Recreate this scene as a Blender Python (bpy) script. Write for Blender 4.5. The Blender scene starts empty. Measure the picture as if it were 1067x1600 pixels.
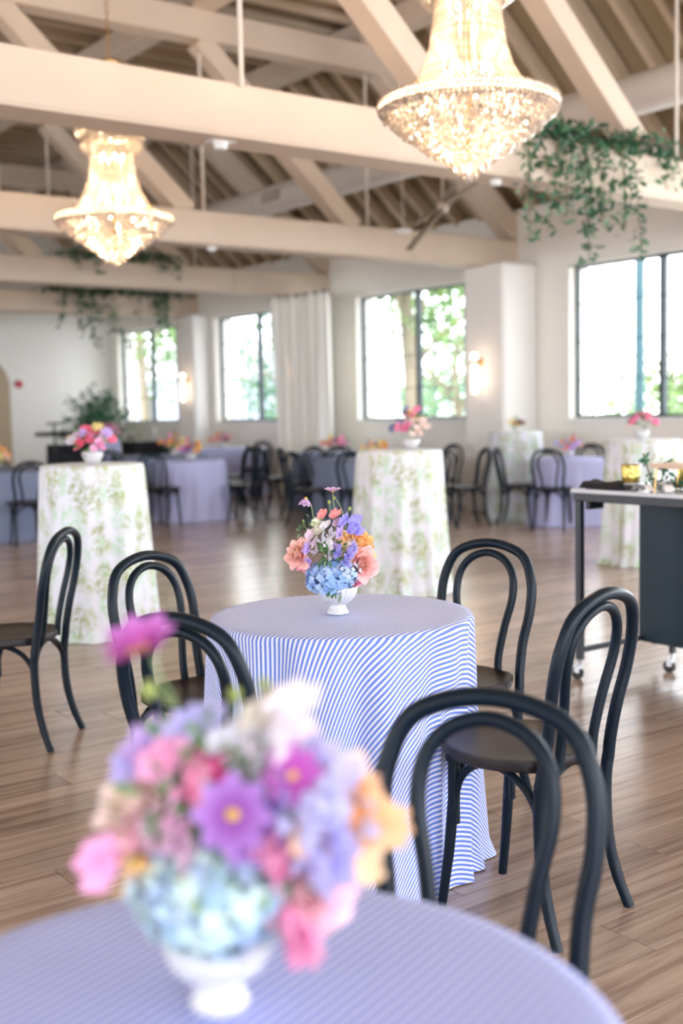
import bpy, bmesh, math, random
from mathutils import Vector, Matrix
random.seed(7)
PI = math.pi
sc = bpy.context.scene
COL = sc.collection

# ---------------------------------------------------------------- camera
F_PX, PITCH, ROLL, EYE, HEAD = 1813.6, 0.08743, -0.02035, 1.348, 0.63559
ch, sh = math.cos(HEAD), math.sin(HEAD)
def towall(p): return Vector((p[0]*ch + p[1]*sh, -p[0]*sh + p[1]*ch, p[2]))
_f = Vector((0, math.cos(PITCH), -math.sin(PITCH))); _r = Vector((1, 0, 0)); _u = _r.cross(_f)
_r2 = _r*math.cos(ROLL) + _u*math.sin(ROLL); _u2 = -_r*math.sin(ROLL) + _u*math.cos(ROLL)
cam = bpy.data.cameras.new('camera'); camo = bpy.data.objects.new('camera', cam); COL.objects.link(camo)
m3 = Matrix((towall(_r2), towall(_u2), -towall(_f))).transposed()
camo.matrix_world = Matrix.Translation((0, 0, EYE)) @ m3.to_4x4()
cam.sensor_fit = 'HORIZONTAL'; cam.sensor_width = 24.0; cam.lens = F_PX/1067*24
cam.clip_start = 0.05; cam.clip_end = 300
cam.dof.use_dof = True; cam.dof.focus_distance = 3.32; cam.dof.aperture_fstop = 1.9
sc.camera = camo
CR = Vector((ch, -sh, 0))          # camera right on the floor plan
CF = Vector((sh, ch, 0))           # camera forward on the floor plan

# ---------------------------------------------------------------- world and big lights
w = bpy.data.worlds.new('daylight'); sc.world = w; w.use_nodes = True
nt = w.node_tree; bg = nt.nodes['Background']
bg.inputs['Color'].default_value = (0.90, 0.95, 1.0, 1); bg.inputs['Strength'].default_value = 7.0
sun = bpy.data.lights.new('sun', 'SUN'); sun.energy = 3.0; sun.angle = 0.05; sun.color = (1, .95, .86)
suno = bpy.data.objects.new('sun', sun); COL.objects.link(suno)
suno.rotation_euler = (math.radians(38), 0, math.radians(180+25))
def area(name, loc, rot, sx, sy, power, color=(1, 1, 1)):
    l = bpy.data.lights.new(name, 'AREA'); l.shape = 'RECTANGLE'; l.size = sx; l.size_y = sy
    l.energy = power; l.color = color
    o = bpy.data.objects.new(name, l); COL.objects.link(o); o.location = loc; o.rotation_euler = rot
    return o
# daylight standing in the windows that lie outside the frame (behind and beside the camera)
for k, y in enumerate((4.35, 0.1, -4.15)):
    area('window_daylight', (10.9, y, 2.12), (0, math.radians(90), 0), 1.75, 2.5, 190, (.86, .92, 1))
for k, x in enumerate((-4.6, -0.4, 3.8, 8.0)):
    area('rear_window_daylight', (x, -6.35, 2.1), (math.radians(90), 0, 0), 2.6, 2.0, 330, (.82, .88, 1))
for k, y in enumerate((-3, 1.5, 6, 10.5, 15)):
    area('side_window_daylight', (-6.85, y, 2.1), (0, math.radians(-90), 0), 2.0, 2.6, 120 if y < 9 else 260, (.88, .92, 1))
sc.view_settings.view_transform = 'Standard'; sc.view_settings.look = 'None'
sc.view_settings.exposure = 0.08; sc.view_settings.gamma = 1.0; sc.view_settings.use_curve_mapping = False
try:
    sc.cycles.use_denoising = True; sc.cycles.max_bounces = 8; sc.cycles.diffuse_bounces = 4
    sc.cycles.transparent_max_bounces = 16; sc.cycles.sample_clamp_indirect = 6; sc.cycles.caustics_reflective = False
    sc.cycles.caustics_refractive = False
except Exception: pass

# ---------------------------------------------------------------- materials
def newmat(name):
    m = bpy.data.materials.new(name); m.use_nodes = True
    return m, m.node_tree, m.node_tree.nodes['Principled BSDF']
def N(t, kind, **kw):
    n = t.nodes.new(kind)
    for k, v in kw.items():
        if k in n.inputs: n.inputs[k].default_value = v
        else: setattr(n, k, v)
    return n
def plain(name, col, rough=.5, spec=.5, metal=0, bump=0, bscale=60, var=0, vscale=4, sheen=0, coat=0):
    m, t, b = newmat(name)
    b.inputs['Base Color'].default_value = (*col, 1); b.inputs['Roughness'].default_value = rough
    b.inputs['Metallic'].default_value = metal; b.inputs['Specular IOR Level'].default_value = spec
    if sheen: b.inputs['Sheen Weight'].default_value = sheen
    if coat: b.inputs['Coat Weight'].default_value = coat
    tc = N(t, 'ShaderNodeTexCoord')
    if var:
        n = N(t, 'ShaderNodeTexNoise', Scale=vscale, Detail=3.0); t.links.new(tc.outputs['Object'], n.inputs['Vector'])
        mx = N(t, 'ShaderNodeMix'); mx.data_type = 'RGBA'
        mx.inputs[6].default_value = (*[c*(1-var) for c in col], 1); mx.inputs[7].default_value = (*[min(1, c*(1+var)) for c in col], 1)
        t.links.new(n.outputs['Fac'], mx.inputs[0]); t.links.new(mx.outputs[2], b.inputs['Base Color'])
    if bump:
        n = N(t, 'ShaderNodeTexNoise', Scale=bscale, Detail=4.0); t.links.new(tc.outputs['Object'], n.inputs['Vector'])
        bp = N(t, 'ShaderNodeBump', Strength=bump, Distance=.01); t.links.new(n.outputs['Fac'], bp.inputs['Height'])
        t.links.new(bp.outputs['Normal'], b.inputs['Normal'])
    return m
def emis(name, col, s):
    m = bpy.data.materials.new(name); m.use_nodes = True; t = m.node_tree; t.nodes.clear()
    e = N(t, 'ShaderNodeEmission', Color=(*col, 1), Strength=s); o = N(t, 'ShaderNodeOutputMaterial')
    t.links.new(e.outputs[0], o.inputs[0]); return m

def wood_floor(name, attr):
    m, t, b = newmat(name)
    tc = N(t, 'ShaderNodeTexCoord')
    if attr: a = N(t, 'ShaderNodeAttribute', attribute_name='rnd'); rnd = a.outputs['Fac']
    else: a = N(t, 'ShaderNodeObjectInfo'); rnd = a.outputs['Random']
    off = N(t, 'ShaderNodeVectorMath', operation='MULTIPLY'); cb = N(t, 'ShaderNodeCombineXYZ')
    mu = N(t, 'ShaderNodeMath', operation='MULTIPLY'); mu.inputs[1].default_value = 37.0
    t.links.new(rnd, mu.inputs[0]); t.links.new(mu.outputs[0], cb.inputs[0]); t.links.new(mu.outputs[0], cb.inputs[2])
    ad = N(t, 'ShaderNodeVectorMath', operation='ADD'); t.links.new(tc.outputs['Object'], ad.inputs[0]); t.links.new(cb.outputs[0], ad.inputs[1])
    off.inputs[1].default_value = (0.8, 16, 1); t.links.new(ad.outputs[0], off.inputs[0])
    n1 = N(t, 'ShaderNodeTexNoise', Scale=1.6, Detail=6.0, Roughness=.62, Distortion=.5); t.links.new(off.outputs[0], n1.inputs['Vector'])
    cr = N(t, 'ShaderNodeValToRGB'); e = cr.color_ramp.elements
    e[0].position = .36; e[0].color = (.27, .185, .145, 1); e[1].position = .72; e[1].color = (.55, .44, .36, 1)
    k = cr.color_ramp.elements.new(.5); k.color = (.43, .32, .25, 1)
    t.links.new(n1.outputs['Fac'], cr.inputs['Fac'])
    hv = N(t, 'ShaderNodeHueSaturation'); mr = N(t, 'ShaderNodeMapRange'); mr.inputs['To Min'].default_value = .86; mr.inputs['To Max'].default_value = 1.14
    t.links.new(rnd, mr.inputs['Value']); t.links.new(mr.outputs[0], hv.inputs['Value']); t.links.new(cr.outputs[0], hv.inputs['Color'])
    t.links.new(hv.outputs[0], b.inputs['Base Color'])
    b.inputs['Roughness'].default_value = .22; b.inputs['Specular IOR Level'].default_value = .65
    bp = N(t, 'ShaderNodeBump', Strength=.12, Distance=.002); t.links.new(n1.outputs['Fac'], bp.inputs['Height']); t.links.new(bp.outputs[0], b.inputs['Normal'])
    return m
def painted_brick(name, col):
    m, t, b = newmat(name); tc = N(t, 'ShaderNodeTexCoord')
    mp = N(t, 'ShaderNodeVectorMath', operation='ADD'); sp = N(t, 'ShaderNodeSeparateXYZ'); cb = N(t, 'ShaderNodeCombineXYZ')
    t.links.new(tc.outputs['Object'], sp.inputs[0]); s = N(t, 'ShaderNodeMath', operation='ADD')
    t.links.new(sp.outputs[0], s.inputs[0]); t.links.new(sp.outputs[1], s.inputs[1]); t.links.new(s.outputs[0], cb.inputs[0]); t.links.new(sp.outputs[2], cb.inputs[1])
    br = N(t, 'ShaderNodeTexBrick', Scale=1.0); br.inputs['Brick Width'].default_value = .40; br.inputs['Row Height'].default_value = .2
    br.inputs['Mortar Size'].default_value = .008; br.inputs['Mortar Smooth'].default_value = .5
    t.links.new(cb.outputs[0], br.inputs['Vector'])
    n = N(t, 'ShaderNodeTexNoise', Scale=3.0, Detail=5.0); t.links.new(tc.outputs['Object'], n.inputs['Vector'])
    mx = N(t, 'ShaderNodeMix'); mx.data_type = 'RGBA'; mx.inputs[6].default_value = (*[c*.94 for c in col], 1); mx.inputs[7].default_value = (*col, 1)
    t.links.new(n.outputs['Fac'], mx.inputs[0]); t.links.new(mx.outputs[2], b.inputs['Base Color'])
    bp = N(t, 'ShaderNodeBump', Strength=.35, Distance=.006); bp.invert = True
    t.links.new(br.outputs['Fac'], bp.inputs['Height']); t.links.new(bp.outputs[0], b.inputs['Normal'])
    b.inputs['Roughness'].default_value = .7
    return m
def stripes(name, blue, white, period=.0138, angle=20., soft=.0):
    m, t, b = newmat(name); uv = N(t, 'ShaderNodeUVMap'); sp = N(t, 'ShaderNodeSeparateXYZ'); t.links.new(uv.outputs[0], sp.inputs[0])
    a = math.radians(angle)
    x = N(t, 'ShaderNodeMath', operation='MULTIPLY'); x.inputs[1].default_value = -math.sin(a)*2*PI/period
    y = N(t, 'ShaderNodeMath', operation='MULTIPLY'); y.inputs[1].default_value = math.cos(a)*2*PI/period
    t.links.new(sp.outputs[0], x.inputs[0]); t.links.new(sp.outputs[1], y.inputs[0])
    s = N(t, 'ShaderNodeMath', operation='ADD'); t.links.new(x.outputs[0], s.inputs[0]); t.links.new(y.outputs[0], s.inputs[1])
    si = N(t, 'ShaderNodeMath', operation='SINE'); t.links.new(s.outputs[0], si.inputs[0])
    cr = N(t, 'ShaderNodeMapRange'); cr.inputs['From Min'].default_value = -.35; cr.inputs['From Max'].default_value = .35
    t.links.new(si.outputs[0], cr.inputs['Value'])
    mx = N(t, 'ShaderNodeMix'); mx.data_type = 'RGBA'; mx.inputs[6].default_value = (*white, 1); mx.inputs[7].default_value = (*blue, 1)
    t.links.new(cr.outputs[0], mx.inputs[0]); t.links.new(mx.outputs[2], b.inputs['Base Color'])
    bp = N(t, 'ShaderNodeBump', Strength=.3, Distance=.0012); n = N(t, 'ShaderNodeTexNoise', Scale=420.0); t.links.new(uv.outputs[0], n.inputs['Vector'])
    t.links.new(n.outputs['Fac'], bp.inputs['Height']); t.links.new(bp.outputs[0], b.inputs['Normal'])
    b.inputs['Roughness'].default_value = .85; b.inputs['Sheen Weight'].default_value = .15
    return m
def floral(name):
    m, t, b = newmat(name); uv = N(t, 'ShaderNodeUVMap')
    def sprig(scale, offv, thr, wid, fscale, col, prev):
        mp = N(t, 'ShaderNodeMapping'); mp.inputs['Location'].default_value = offv; mp.inputs['Scale'].default_value = (scale, scale*.62, 1)
        t.links.new(uv.outputs[0], mp.inputs[0])
        v = N(t, 'ShaderNodeTexVoronoi', Scale=1.0, Randomness=.55); t.links.new(mp.outputs[0], v.inputs['Vector'])
        mr = N(t, 'ShaderNodeMapRange'); mr.inputs['From Min'].default_value = thr; mr.inputs['From Max'].default_value = thr-wid
        t.links.new(v.outputs['Distance'], mr.inputs['Value'])
        n = N(t, 'ShaderNodeTexNoise', Scale=fscale, Detail=5.0, Roughness=.65, Distortion=1.2); t.links.new(uv.outputs[0], n.inputs['Vector'])
        mr2 = N(t, 'ShaderNodeMapRange'); mr2.inputs['From Min'].default_value = .47; mr2.inputs['From Max'].default_value = .56
        t.links.new(n.outputs['Fac'], mr2.inputs['Value'])
        mu = N(t, 'ShaderNodeMath', operation='MULTIPLY'); t.links.new(mr.outputs[0], mu.inputs[0]); t.links.new(mr2.outputs[0], mu.inputs[1])
        mu2 = N(t, 'ShaderNodeMath', operation='MULTIPLY'); mu2.inputs[1].default_value = .85; t.links.new(mu.outputs[0], mu2.inputs[0])
        mx = N(t, 'ShaderNodeMix'); mx.data_type = 'RGBA'; mx.inputs[7].default_value = (*col, 1)
        if isinstance(prev, tuple): mx.inputs[6].default_value = (*prev, 1)
        else: t.links.new(prev, mx.inputs[6])
        t.links.new(mu2.outputs[0], mx.inputs[0]); return mx.outputs[2]
    c = sprig(9.0, (0.3, .1, 0), .56, .18, 36, (.44, .70, .46), (.76, .78, .87))
    c = sprig(6.5, (1.7, .6, 0), .50, .15, 34, (.30, .36, .10), c)
    c = sprig(7.5, (5.2, 3.6, 0), .44, .13, 42, (.42, .48, .18), c)
    t.links.new(c, b.inputs['Base Color']); b.inputs['Roughness'].default_value = .8; b.inputs['Sheen Weight'].default_value = .1
    return m
def vcol(name, rough=.55, transl=.25, spec=.3):
    """petals and leaves: colour from the mesh's colour attribute, with light coming through"""
    m, t, b = newmat(name); a = N(t, 'ShaderNodeAttribute', attribute_name='col')
    t.links.new(a.outputs['Color'], b.inputs['Base Color']); b.inputs['Roughness'].default_value = rough; b.inputs['Specular IOR Level'].default_value = spec
    out = t.nodes['Material Output']; tr = N(t, 'ShaderNodeBsdfTranslucent'); t.links.new(a.outputs['Color'], tr.inputs[0])
    mx = N(t, 'ShaderNodeMixShader'); mx.inputs[0].default_value = transl
    t.links.new(b.outputs[0], mx.inputs[1]); t.links.new(tr.outputs[0], mx.inputs[2]); t.links.new(mx.outputs[0], out.inputs[0])
    return m
def glass(name, tint=(1, 1, 1), gloss=.08, rough=0.02):
    m = bpy.data.materials.new(name); m.use_nodes = True; t = m.node_tree; t.nodes.clear()
    a = N(t, 'ShaderNodeBsdfTransparent', Color=(*tint, 1)); g = N(t, 'ShaderNodeBsdfGlossy', Roughness=rough)
    x = N(t, 'ShaderNodeMixShader'); x.inputs[0].default_value = gloss; o = N(t, 'ShaderNodeOutputMaterial')
    t.links.new(a.outputs[0], x.inputs[1]); t.links.new(g.outputs[0], x.inputs[2]); t.links.new(x.outputs[0], o.inputs[0]); return m
def crystal(name, col=(1, .92, .84), tra=.12, glo=.30):
    m = bpy.data.materials.new(name); m.use_nodes = True; t = m.node_tree; t.nodes.clear()
    geo = N(t, 'ShaderNodeNewGeometry'); mr_ = N(t, 'ShaderNodeMapRange'); mr_.inputs['To Min'].default_value = .52; mr_.inputs['To Max'].default_value = 1.0
    t.links.new(geo.outputs['Random Per Island'], mr_.inputs['Value']); vm = N(t, 'ShaderNodeVectorMath', operation='SCALE'); vm.inputs[0].default_value = col; t.links.new(mr_.outputs[0], vm.inputs['Scale'])
    tr = N(t, 'ShaderNodeBsdfTranslucent', Color=(*col, 1)); t.links.new(vm.outputs[0], tr.inputs[0]); g = N(t, 'ShaderNodeBsdfGlossy', Color=(1, .95, .88, 1), Roughness=.12)
    d = N(t, 'ShaderNodeBsdfDiffuse', Color=(*col, 1))
    tp = N(t, 'ShaderNodeBsdfTransparent', Color=(1, .95, .88, 1)); o = N(t, 'ShaderNodeOutputMaterial')
    m0 = N(t, 'ShaderNodeMixShader'); m0.inputs[0].default_value = .2
    t.links.new(tr.outputs[0], m0.inputs[1]); t.links.new(d.outputs[0], m0.inputs[2])
    m1 = N(t, 'ShaderNodeMixShader'); m1.inputs[0].default_value = glo
    t.links.new(m0.outputs[0], m1.inputs[1]); t.links.new(g.outputs[0], m1.inputs[2])
    m2 = N(t, 'ShaderNodeMixShader'); m2.inputs[0].default_value = tra
    t.links.new(m1.outputs[0], m2.inputs[1]); t.links.new(tp.outputs[0], m2.inputs[2]); t.links.new(m2.outputs[0], o.inputs[0])
    return m

M = dict(
    floor=wood_floor('floor_board', False), floor_far=wood_floor('floor_board_far', True),
    gap=plain('floor_gap', (.10, .07, .05), .8),
    wall=painted_brick('cream_painted_brick', (.88, .85, .78)),
    pier=plain('cream_plaster', (.88, .86, .82), .65, bump=.08, bscale=20),
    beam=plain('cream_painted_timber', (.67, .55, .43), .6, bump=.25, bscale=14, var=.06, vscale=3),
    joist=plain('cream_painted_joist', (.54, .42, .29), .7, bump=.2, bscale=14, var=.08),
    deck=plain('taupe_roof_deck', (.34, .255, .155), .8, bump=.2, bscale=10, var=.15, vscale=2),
    duct=plain('cream_painted_duct', (.66, .60, .53), .45), vent=plain('duct_grille', (.30, .26, .22), .6),
    rod=plain('cream_painted_steel', (.74, .67, .58), .5),
    steel=plain('black_steel', (.012, .03, .04), .35, spec=.6), sill=plain('white_sill', (.82, .82, .8), .5),
    pane=glass('window_glass'),
    chair=plain('navy_black_chair', (.003, .010, .019), .40, spec=.25, bump=.05, bscale=220),
    seat=plain('dark_seat', (.014, .010, .012), .40, spec=.32, bump=.1, bscale=160),
    bar=plain('blue_black_panel', (.008, .024, .038), .45, spec=.3, bump=.05, bscale=90),
    barframe=plain('black_frame', (.008, .012, .018), .35), stone=plain('pale_stone_top', (.66, .68, .74), .18, var=.05),
    castor=plain('castor_chrome', (.6, .62, .65), .25, metal=1), rubber=plain('castor_rubber', (.03, .03, .03), .6),
    stripe=stripes('blue_white_seersucker', (.13, .23, .72), (.80, .82, .94)),
    stripef=stripes('blue_white_seersucker_fine', (.17, .23, .78), (.68, .73, 1.0), period=.0125),
    floral=floral('green_floral_cloth'),
    lilac=plain('lilac_cloth', (.50, .52, .80), .85, bump=.2, bscale=300, var=.04), grey=plain('blue_grey_cloth', (.20, .24, .36), .85, bump=.2, bscale=300, var=.05),
    black=plain('black_cloth', (.006, .006, .01), .8), curtain=plain('ivory_curtain', (.90, .88, .81), .8),
    vase=plain('white_glazed_ceramic', (.64, .64, .66), .28), petal=vcol('petal'), leaf=vcol('leaf', .5, .2),
    brass=plain('polished_brass', (.80, .52, .20), .22, metal=1), gold=plain('mottled_gold', (.85, .60, .18), .22, metal=1, bump=.8, bscale=60, var=.4, vscale=60),
    crystal=crystal('crystal'), crystal2=crystal('crystal_strand', tra=.2), ring=crystal('crystal_band', (1, .92, .84), .02, .12),
    bulb=emis('candle_bulb', (1, .82, .56), 60), tube=emis('sconce_tube', (1, .80, .60), 6),
    red=plain('alarm_red', (.55, .03, .03), .4), white=plain('white_plastic', (.85, .84, .82), .4),
    woodrise=plain('pale_wood', (.72, .52, .38), .5, var=.1), ply=plain('dull_fan_wood', (.30, .24, .18), .6),
    bark=plain('bark', (.22, .18, .12), .9, bump=.6, bscale=12, var=.3), teal=plain('teal_paint', (.03, .12, .15), .5),
    ground=plain('pale_paving', (.55, .55, .53), .9, var=.1), house=plain('pale_siding', (.42, .45, .52), .8), roofm=plain('pale_roof', (.5, .5, .52), .8),
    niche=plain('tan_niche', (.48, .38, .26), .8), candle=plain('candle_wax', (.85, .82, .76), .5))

# ---------------------------------------------------------------- mesh helpers
def mesh_from(name, verts, faces, mat, smooth=False, cols=None, uvs=None):
    me = bpy.data.meshes.new(name); me.from_pydata(verts, [], faces)
    if mat: me.materials.append(mat)
    if smooth: me.polygons.foreach_set('use_smooth', [True]*len(me.polygons))
    if cols:
        a = me.color_attributes.new('col', 'FLOAT_COLOR', 'POINT'); fl = []
        for c in cols: fl += [c[0], c[1], c[2], 1.0]
        a.data.foreach_set('color', fl)
    if uvs:
        l = me.uv_layers.new(name='UVMap')
        for i, lp in enumerate(me.loops): l.data[i].uv = uvs[lp.vertex_index]
    me.update(); return me
def put(name, me, parent=None, loc=None, rot=None):
    o = bpy.data.objects.new(name, me); COL.objects.link(o)
    if parent: o.parent = parent
    if loc is not None: o.location = loc
    if rot is not None: o.rotation_euler = rot
    return o
class MB:
    def __init__(s): s.v = []; s.f = []; s.c = []; s.uv = []
    def add(s, v, f, c=None):
        n = len(s.v); s.v += [tuple(p) for p in v]; s.f += [tuple(i+n for i in q) for q in f]
        if c is not None: s.c += (c if isinstance(c, list) else [c]*len(v))
    def box(s, x0, x1, y0, y1, z0, z1, bev=0, mtx=None, c=None):
        if bev <= 0:
            v = [(x, y, z) for x in (x0, x1) for y in (y0, y1) for z in (z0, z1)]
            f = [(0, 1, 3, 2), (4, 6, 7, 5), (0, 4, 5, 1), (2, 3, 7, 6), (0, 2, 6, 4), (1, 5, 7, 3)]
        else:
            v = []; f = []; b = bev
            rings = [(z0, b), (z0+b, 0), (z1-b, 0), (z1, b)]
            for z, i in rings:
                v += [(x0+b, y0+i, z), (x1-b, y0+i, z), (x1-i, y0+b, z), (x1-i, y1-b, z), (x1-b, y1-i, z), (x0+b, y1-i, z), (x0+i, y1-b, z), (x0+i, y0+b, z)]
            for r in range(3):
                for k in range(8):
                    a = r*8+k; d = r*8+(k+1) % 8; f.append((a, d, d+8, a+8))
            f.append(tuple(range(7, -1, -1))); f.append(tuple(range(24, 32)))
        if mtx: v = [tuple(mtx @ Vector(p)) for p in v]
        s.add(v, f, c)
    def tube(s, pts, rad, n=10, closed=False, c=None, cap=True):
        pts = [Vector(p) for p in pts]; m = len(pts); rr = rad if isinstance(rad, (list, tuple)) else [rad]*m
        v = []; f = []; prev = None
        for i in range(m):
            if closed: t = pts[(i+1) % m]-pts[i-1]
            else: t = pts[min(i+1, m-1)]-pts[max(i-1, 0)]
            t.normalize()
            if prev is None:
                a = Vector((0, 0, 1)) if abs(t.z) < .9 else Vector((1, 0, 0)); nn = t.cross(a).normalized()
            else: nn = (prev - t*prev.dot(t)).normalized()
            prev = nn; bb = t.cross(nn)
            for k in range(n):
                a = 2*PI*k/n; v.append(tuple(pts[i]+(nn*math.cos(a)+bb*math.sin(a))*rr[i]))
        for i in range(m if closed else m-1):
            j = (i+1) % m
            for k in range(n): f.append((i*n+k, i*n+(k+1) % n, j*n+(k+1) % n, j*n+k))
        if not closed and cap: f.append(tuple(range(n-1, -1, -1))); f.append(tuple((m-1)*n+k for k in range(n)))
        s.add(v, f, c)
    def lathe(s, prof, n=32, loc=(0, 0, 0), c=None, mod=None):
        v = []; f = []
        for i, (r, z) in enumerate(prof):
            for k in range(n):
                a = 2*PI*k/n; q = r*(mod(a, i) if mod else 1)
                v.append((loc[0]+q*math.cos(a), loc[1]+q*math.sin(a), loc[2]+z))
        for i in range(len(prof)-1):
            for k in range(n): f.append((i*n+k, i*n+(k+1) % n, (i+1)*n+(k+1) % n, (i+1)*n+k))
        s.add(v, f, c)
    def beam(s, a, b, w, h, up=(0, 0, 1), bev=.0, c=None):
        """square timber from a to b"""
        a = Vector(a); b = Vector(b); t = (b-a); L = t.length; t.normalize(); u = Vector(up)
        sd = t.cross(u).normalized(); uu = sd.cross(t)
        m = Matrix((t, sd, uu)).transposed().to_4x4(); m.translation = a
        s.box(0, L, -w/2, w/2, -h/2, h/2, bev, m, c)
    def obj(s, name, mat, parent=None, smooth=False, loc=None, rot=None, kind=None):
        o = put(name, mesh_from(name, s.v, s.f, mat, smooth, s.c or None, s.uv or None), parent, loc, rot)
        if kind: o['kind'] = kind
        return o
def thing(name, label, cat, loc=(0, 0, 0), rz=0, group=None):
    o = bpy.data.objects.new(name, None); COL.objects.link(o); o.location = loc; o.rotation_euler = (0, 0, rz)
    o.empty_display_size = .1; tag(o, label, cat, group); return o
def tag(o, label, cat, group=None, kind=None):
    o['label'] = label; o['category'] = cat
    if group: o['group'] = group
    if kind: o['kind'] = kind
    return o
def struct(o): o['kind'] = 'structure'; return o
def smooth_by_angle(o, ang=40):
    me = o.data; me.polygons.foreach_set('use_smooth', [True]*len(me.polygons))
    try: me.set_sharp_from_angle(angle=math.radians(ang))
    except Exception: pass
    return o
def noise1(x, s=0): return math.sin(x*1.7+s)*.5+math.sin(x*3.1+s*2.3)*.3+math.sin(x*5.3+s*.7)*.2

# ================================================================ FLOOR
XW, XI = 11.0, 10.86          # window plane, inner wall face
YB, YF, XL = 22.9, -6.5, -7.0
b = MB(); b.box(XL-.2, XI+.3, YF-.2, YB+.2, -.12, -.008); floor = struct(b.obj('floor', M['gap']))
PW, PL = .18, 1.35
inview = []; rest = []
def ang_ok(x, y):
    p = Vector((x, y, 0)); fwd = p.dot(CF); rt = p.dot(CR)
    return fwd > 1.9 and abs(rt) < fwd*.31+.75
for j in range(int((YB-YF)/PW)):
    y0 = YF+.0+j*PW; off = (j*0.37 % 1.0)*PL + (j % 3)*.17
    x = XL - off
    while x < XI:
        a, c = max(x, XL), min(x+PL, XI)
        if c-a > .05:
            full = (c-a > PL-.01)
            mid = ((a+c)/2, y0+PW/2)
            if full and ang_ok(*mid): inview.append((Vector((mid[0], mid[1], 0)).dot(CF), mid))
            else: rest.append((a, c, y0))
        x += PL
inview.sort(); near = inview[:300]; rest += [(m[0]-PL/2, m[0]+PL/2, m[1]-PW/2) for _, m in inview[300:]]
pb = MB(); pb.box(-PL/2+.0012, PL/2-.0012, -PW/2+.0012, PW/2-.0012, -.012, 0, .0012)
plank = mesh_from('floorboard', pb.v, pb.f, M['floor'])
for _, (mx_, my_) in near: put('floorboard', plank, floor, (mx_, my_, 0))
rb = MB(); rv = []
for a, c, y0 in rest:
    rb.box(a+.0012, c-.0012, y0+.0012, y0+PW-.0012, -.012, 0); rv += [random.random()]*8
o = rb.obj('floorboards', M['floor_far'], floor, kind='stuff')
at = o.data.attributes.new('rnd', 'FLOAT', 'POINT'); at.data.foreach_set('value', rv)

# ================================================================ WALLS with window openings
WT = 3.76                       # wall top under the eave
ZB, ZT = 1.195, 3.055           # window sill and head
WIN = [(7.29, 9.92), (11.62, 14.245), (15.87, 18.50), (19.88, 22.505)]     # seen, nearest first
WIN0 = [(3.04, 5.67), (-1.21, 1.42), (-5.46, -2.83)]
wb = MB(); ys = sorted(WIN+WIN0)
wb.box(XI, XI+.35, YF, YB, 0, ZB); wb.box(XI, XI+.35, YF, YB, ZT, WT+.1)
edge = YF
for a, c in ys: wb.box(XI, XI+.35, edge, a, ZB, ZT); edge = c
wb.box(XI, XI+.35, edge, YB, ZB, ZT)
wall_r = struct(wb.obj('wall_right', M['wall']))
b = MB(); b.box(XL, 8.95, YB, YB+.3, 0, 3.9); b.box(XL, XI+.35, YB+.06, YB+.4, 0, 6.2)
b.box(8.95, XI+.0, YB+.02, YB+.3, 0, 3.9); wall_b = struct(b.obj('wall_back', M['pier']))
b = MB(); b.box(XL-.3, XI+.35, YF-.3, YF, 0, 6.2); struct(b.obj('wall_front', M['pier']))
b = MB(); b.box(XL-.3, XL, YF, YB, 0, 4.0); struct(b.obj('wall_left', M['pier']))
b = MB(); b.box(XI-.02, XI, YF, YB, 0, .12, .004); struct(b.obj('baseboard_right', M['pier']))
b = MB(); b.box(XL, XI, YB-.02, YB, 0, .12, .004); struct(b.obj('baseboard_back', M['pier']))
# arched niche in the back wall
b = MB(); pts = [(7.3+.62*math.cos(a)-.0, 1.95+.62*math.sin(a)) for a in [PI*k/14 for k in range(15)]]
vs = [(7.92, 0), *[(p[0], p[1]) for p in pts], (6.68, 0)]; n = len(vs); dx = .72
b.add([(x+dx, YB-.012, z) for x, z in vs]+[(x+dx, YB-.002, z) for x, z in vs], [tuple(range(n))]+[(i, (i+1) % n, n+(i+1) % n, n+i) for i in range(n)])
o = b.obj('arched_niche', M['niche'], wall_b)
# pilasters that carry the trusses
for (y0, y1, x0) in ((10.46, 11.18, 10.26), (14.82, 15.4, 10.36), (18.7, 19.35, 10.52), (6.2, 6.9, 10.3)):
    b = MB(); b.box(x0, XI, y0, y1, 0, 3.14, .03); b.obj('pilaster', M['pier'], wall_r)
b = MB(); b.box(XI-.012, XI, YF, YB, 3.2, 3.24, .003); b.obj('ledge', M['wall'], wall_r)

def window(idx, y0, y1, detail=True):
    wn = MB(); wn.box(XI-.02, XI+.2, y0-.02, y1+.02, ZB-.05, ZB-.002, .006)
    root = struct(wn.obj('window_%d' % idx, M['sill']))
    f = MB(); t = .035
    f.box(XW-.03, XW+.03, y0, y1, ZT-t, ZT, .003); f.box(XW-.03, XW+.03, y0, y1, ZB, ZB+t, .003)
    f.box(XW-.03, XW+.03, y0, y0+t, ZB+t, ZT-t, .003); f.box(XW-.03, XW+.03, y1-t, y1, ZB+t, ZT-t, .003)
    f.obj('window_frame', M['steel'], root)
    ym = (y0+y1)/2
    f = MB(); f.box(XW-.045, XW+.04, ym-.032, ym+.032, ZB+t, ZT-t, .003); f.obj('mullion', M['steel'], root)
    for s0, s1 in ((y0+t, ym-.032), (ym+.032, y1-t)):
        p = MB(); p.box(XW-.003, XW+.003, s0, s1, ZB+t, ZT-t); p.obj('pane', M['pane'], root)
        if detail:
            for k in (1, 2, 3):
                z = ZB+(ZT-ZB)*k/4; g = MB(); g.box(XW-.012, XW+.012, s0, s1, z-.006, z+.006); g.obj('muntin', M['steel'], root)
                y = s0+(s1-s0)*k/4; g = MB(); g.box(XW-.009, XW+.009, y-.004, y+.004, ZB+t, ZT-t); g.obj('muntin', M['steel'], root)
for k, (a, c) in enumerate(WIN): window(k+1, a, c)
for k, (a, c) in enumerate(WIN0): window(k+5, a, c, False)
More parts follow.
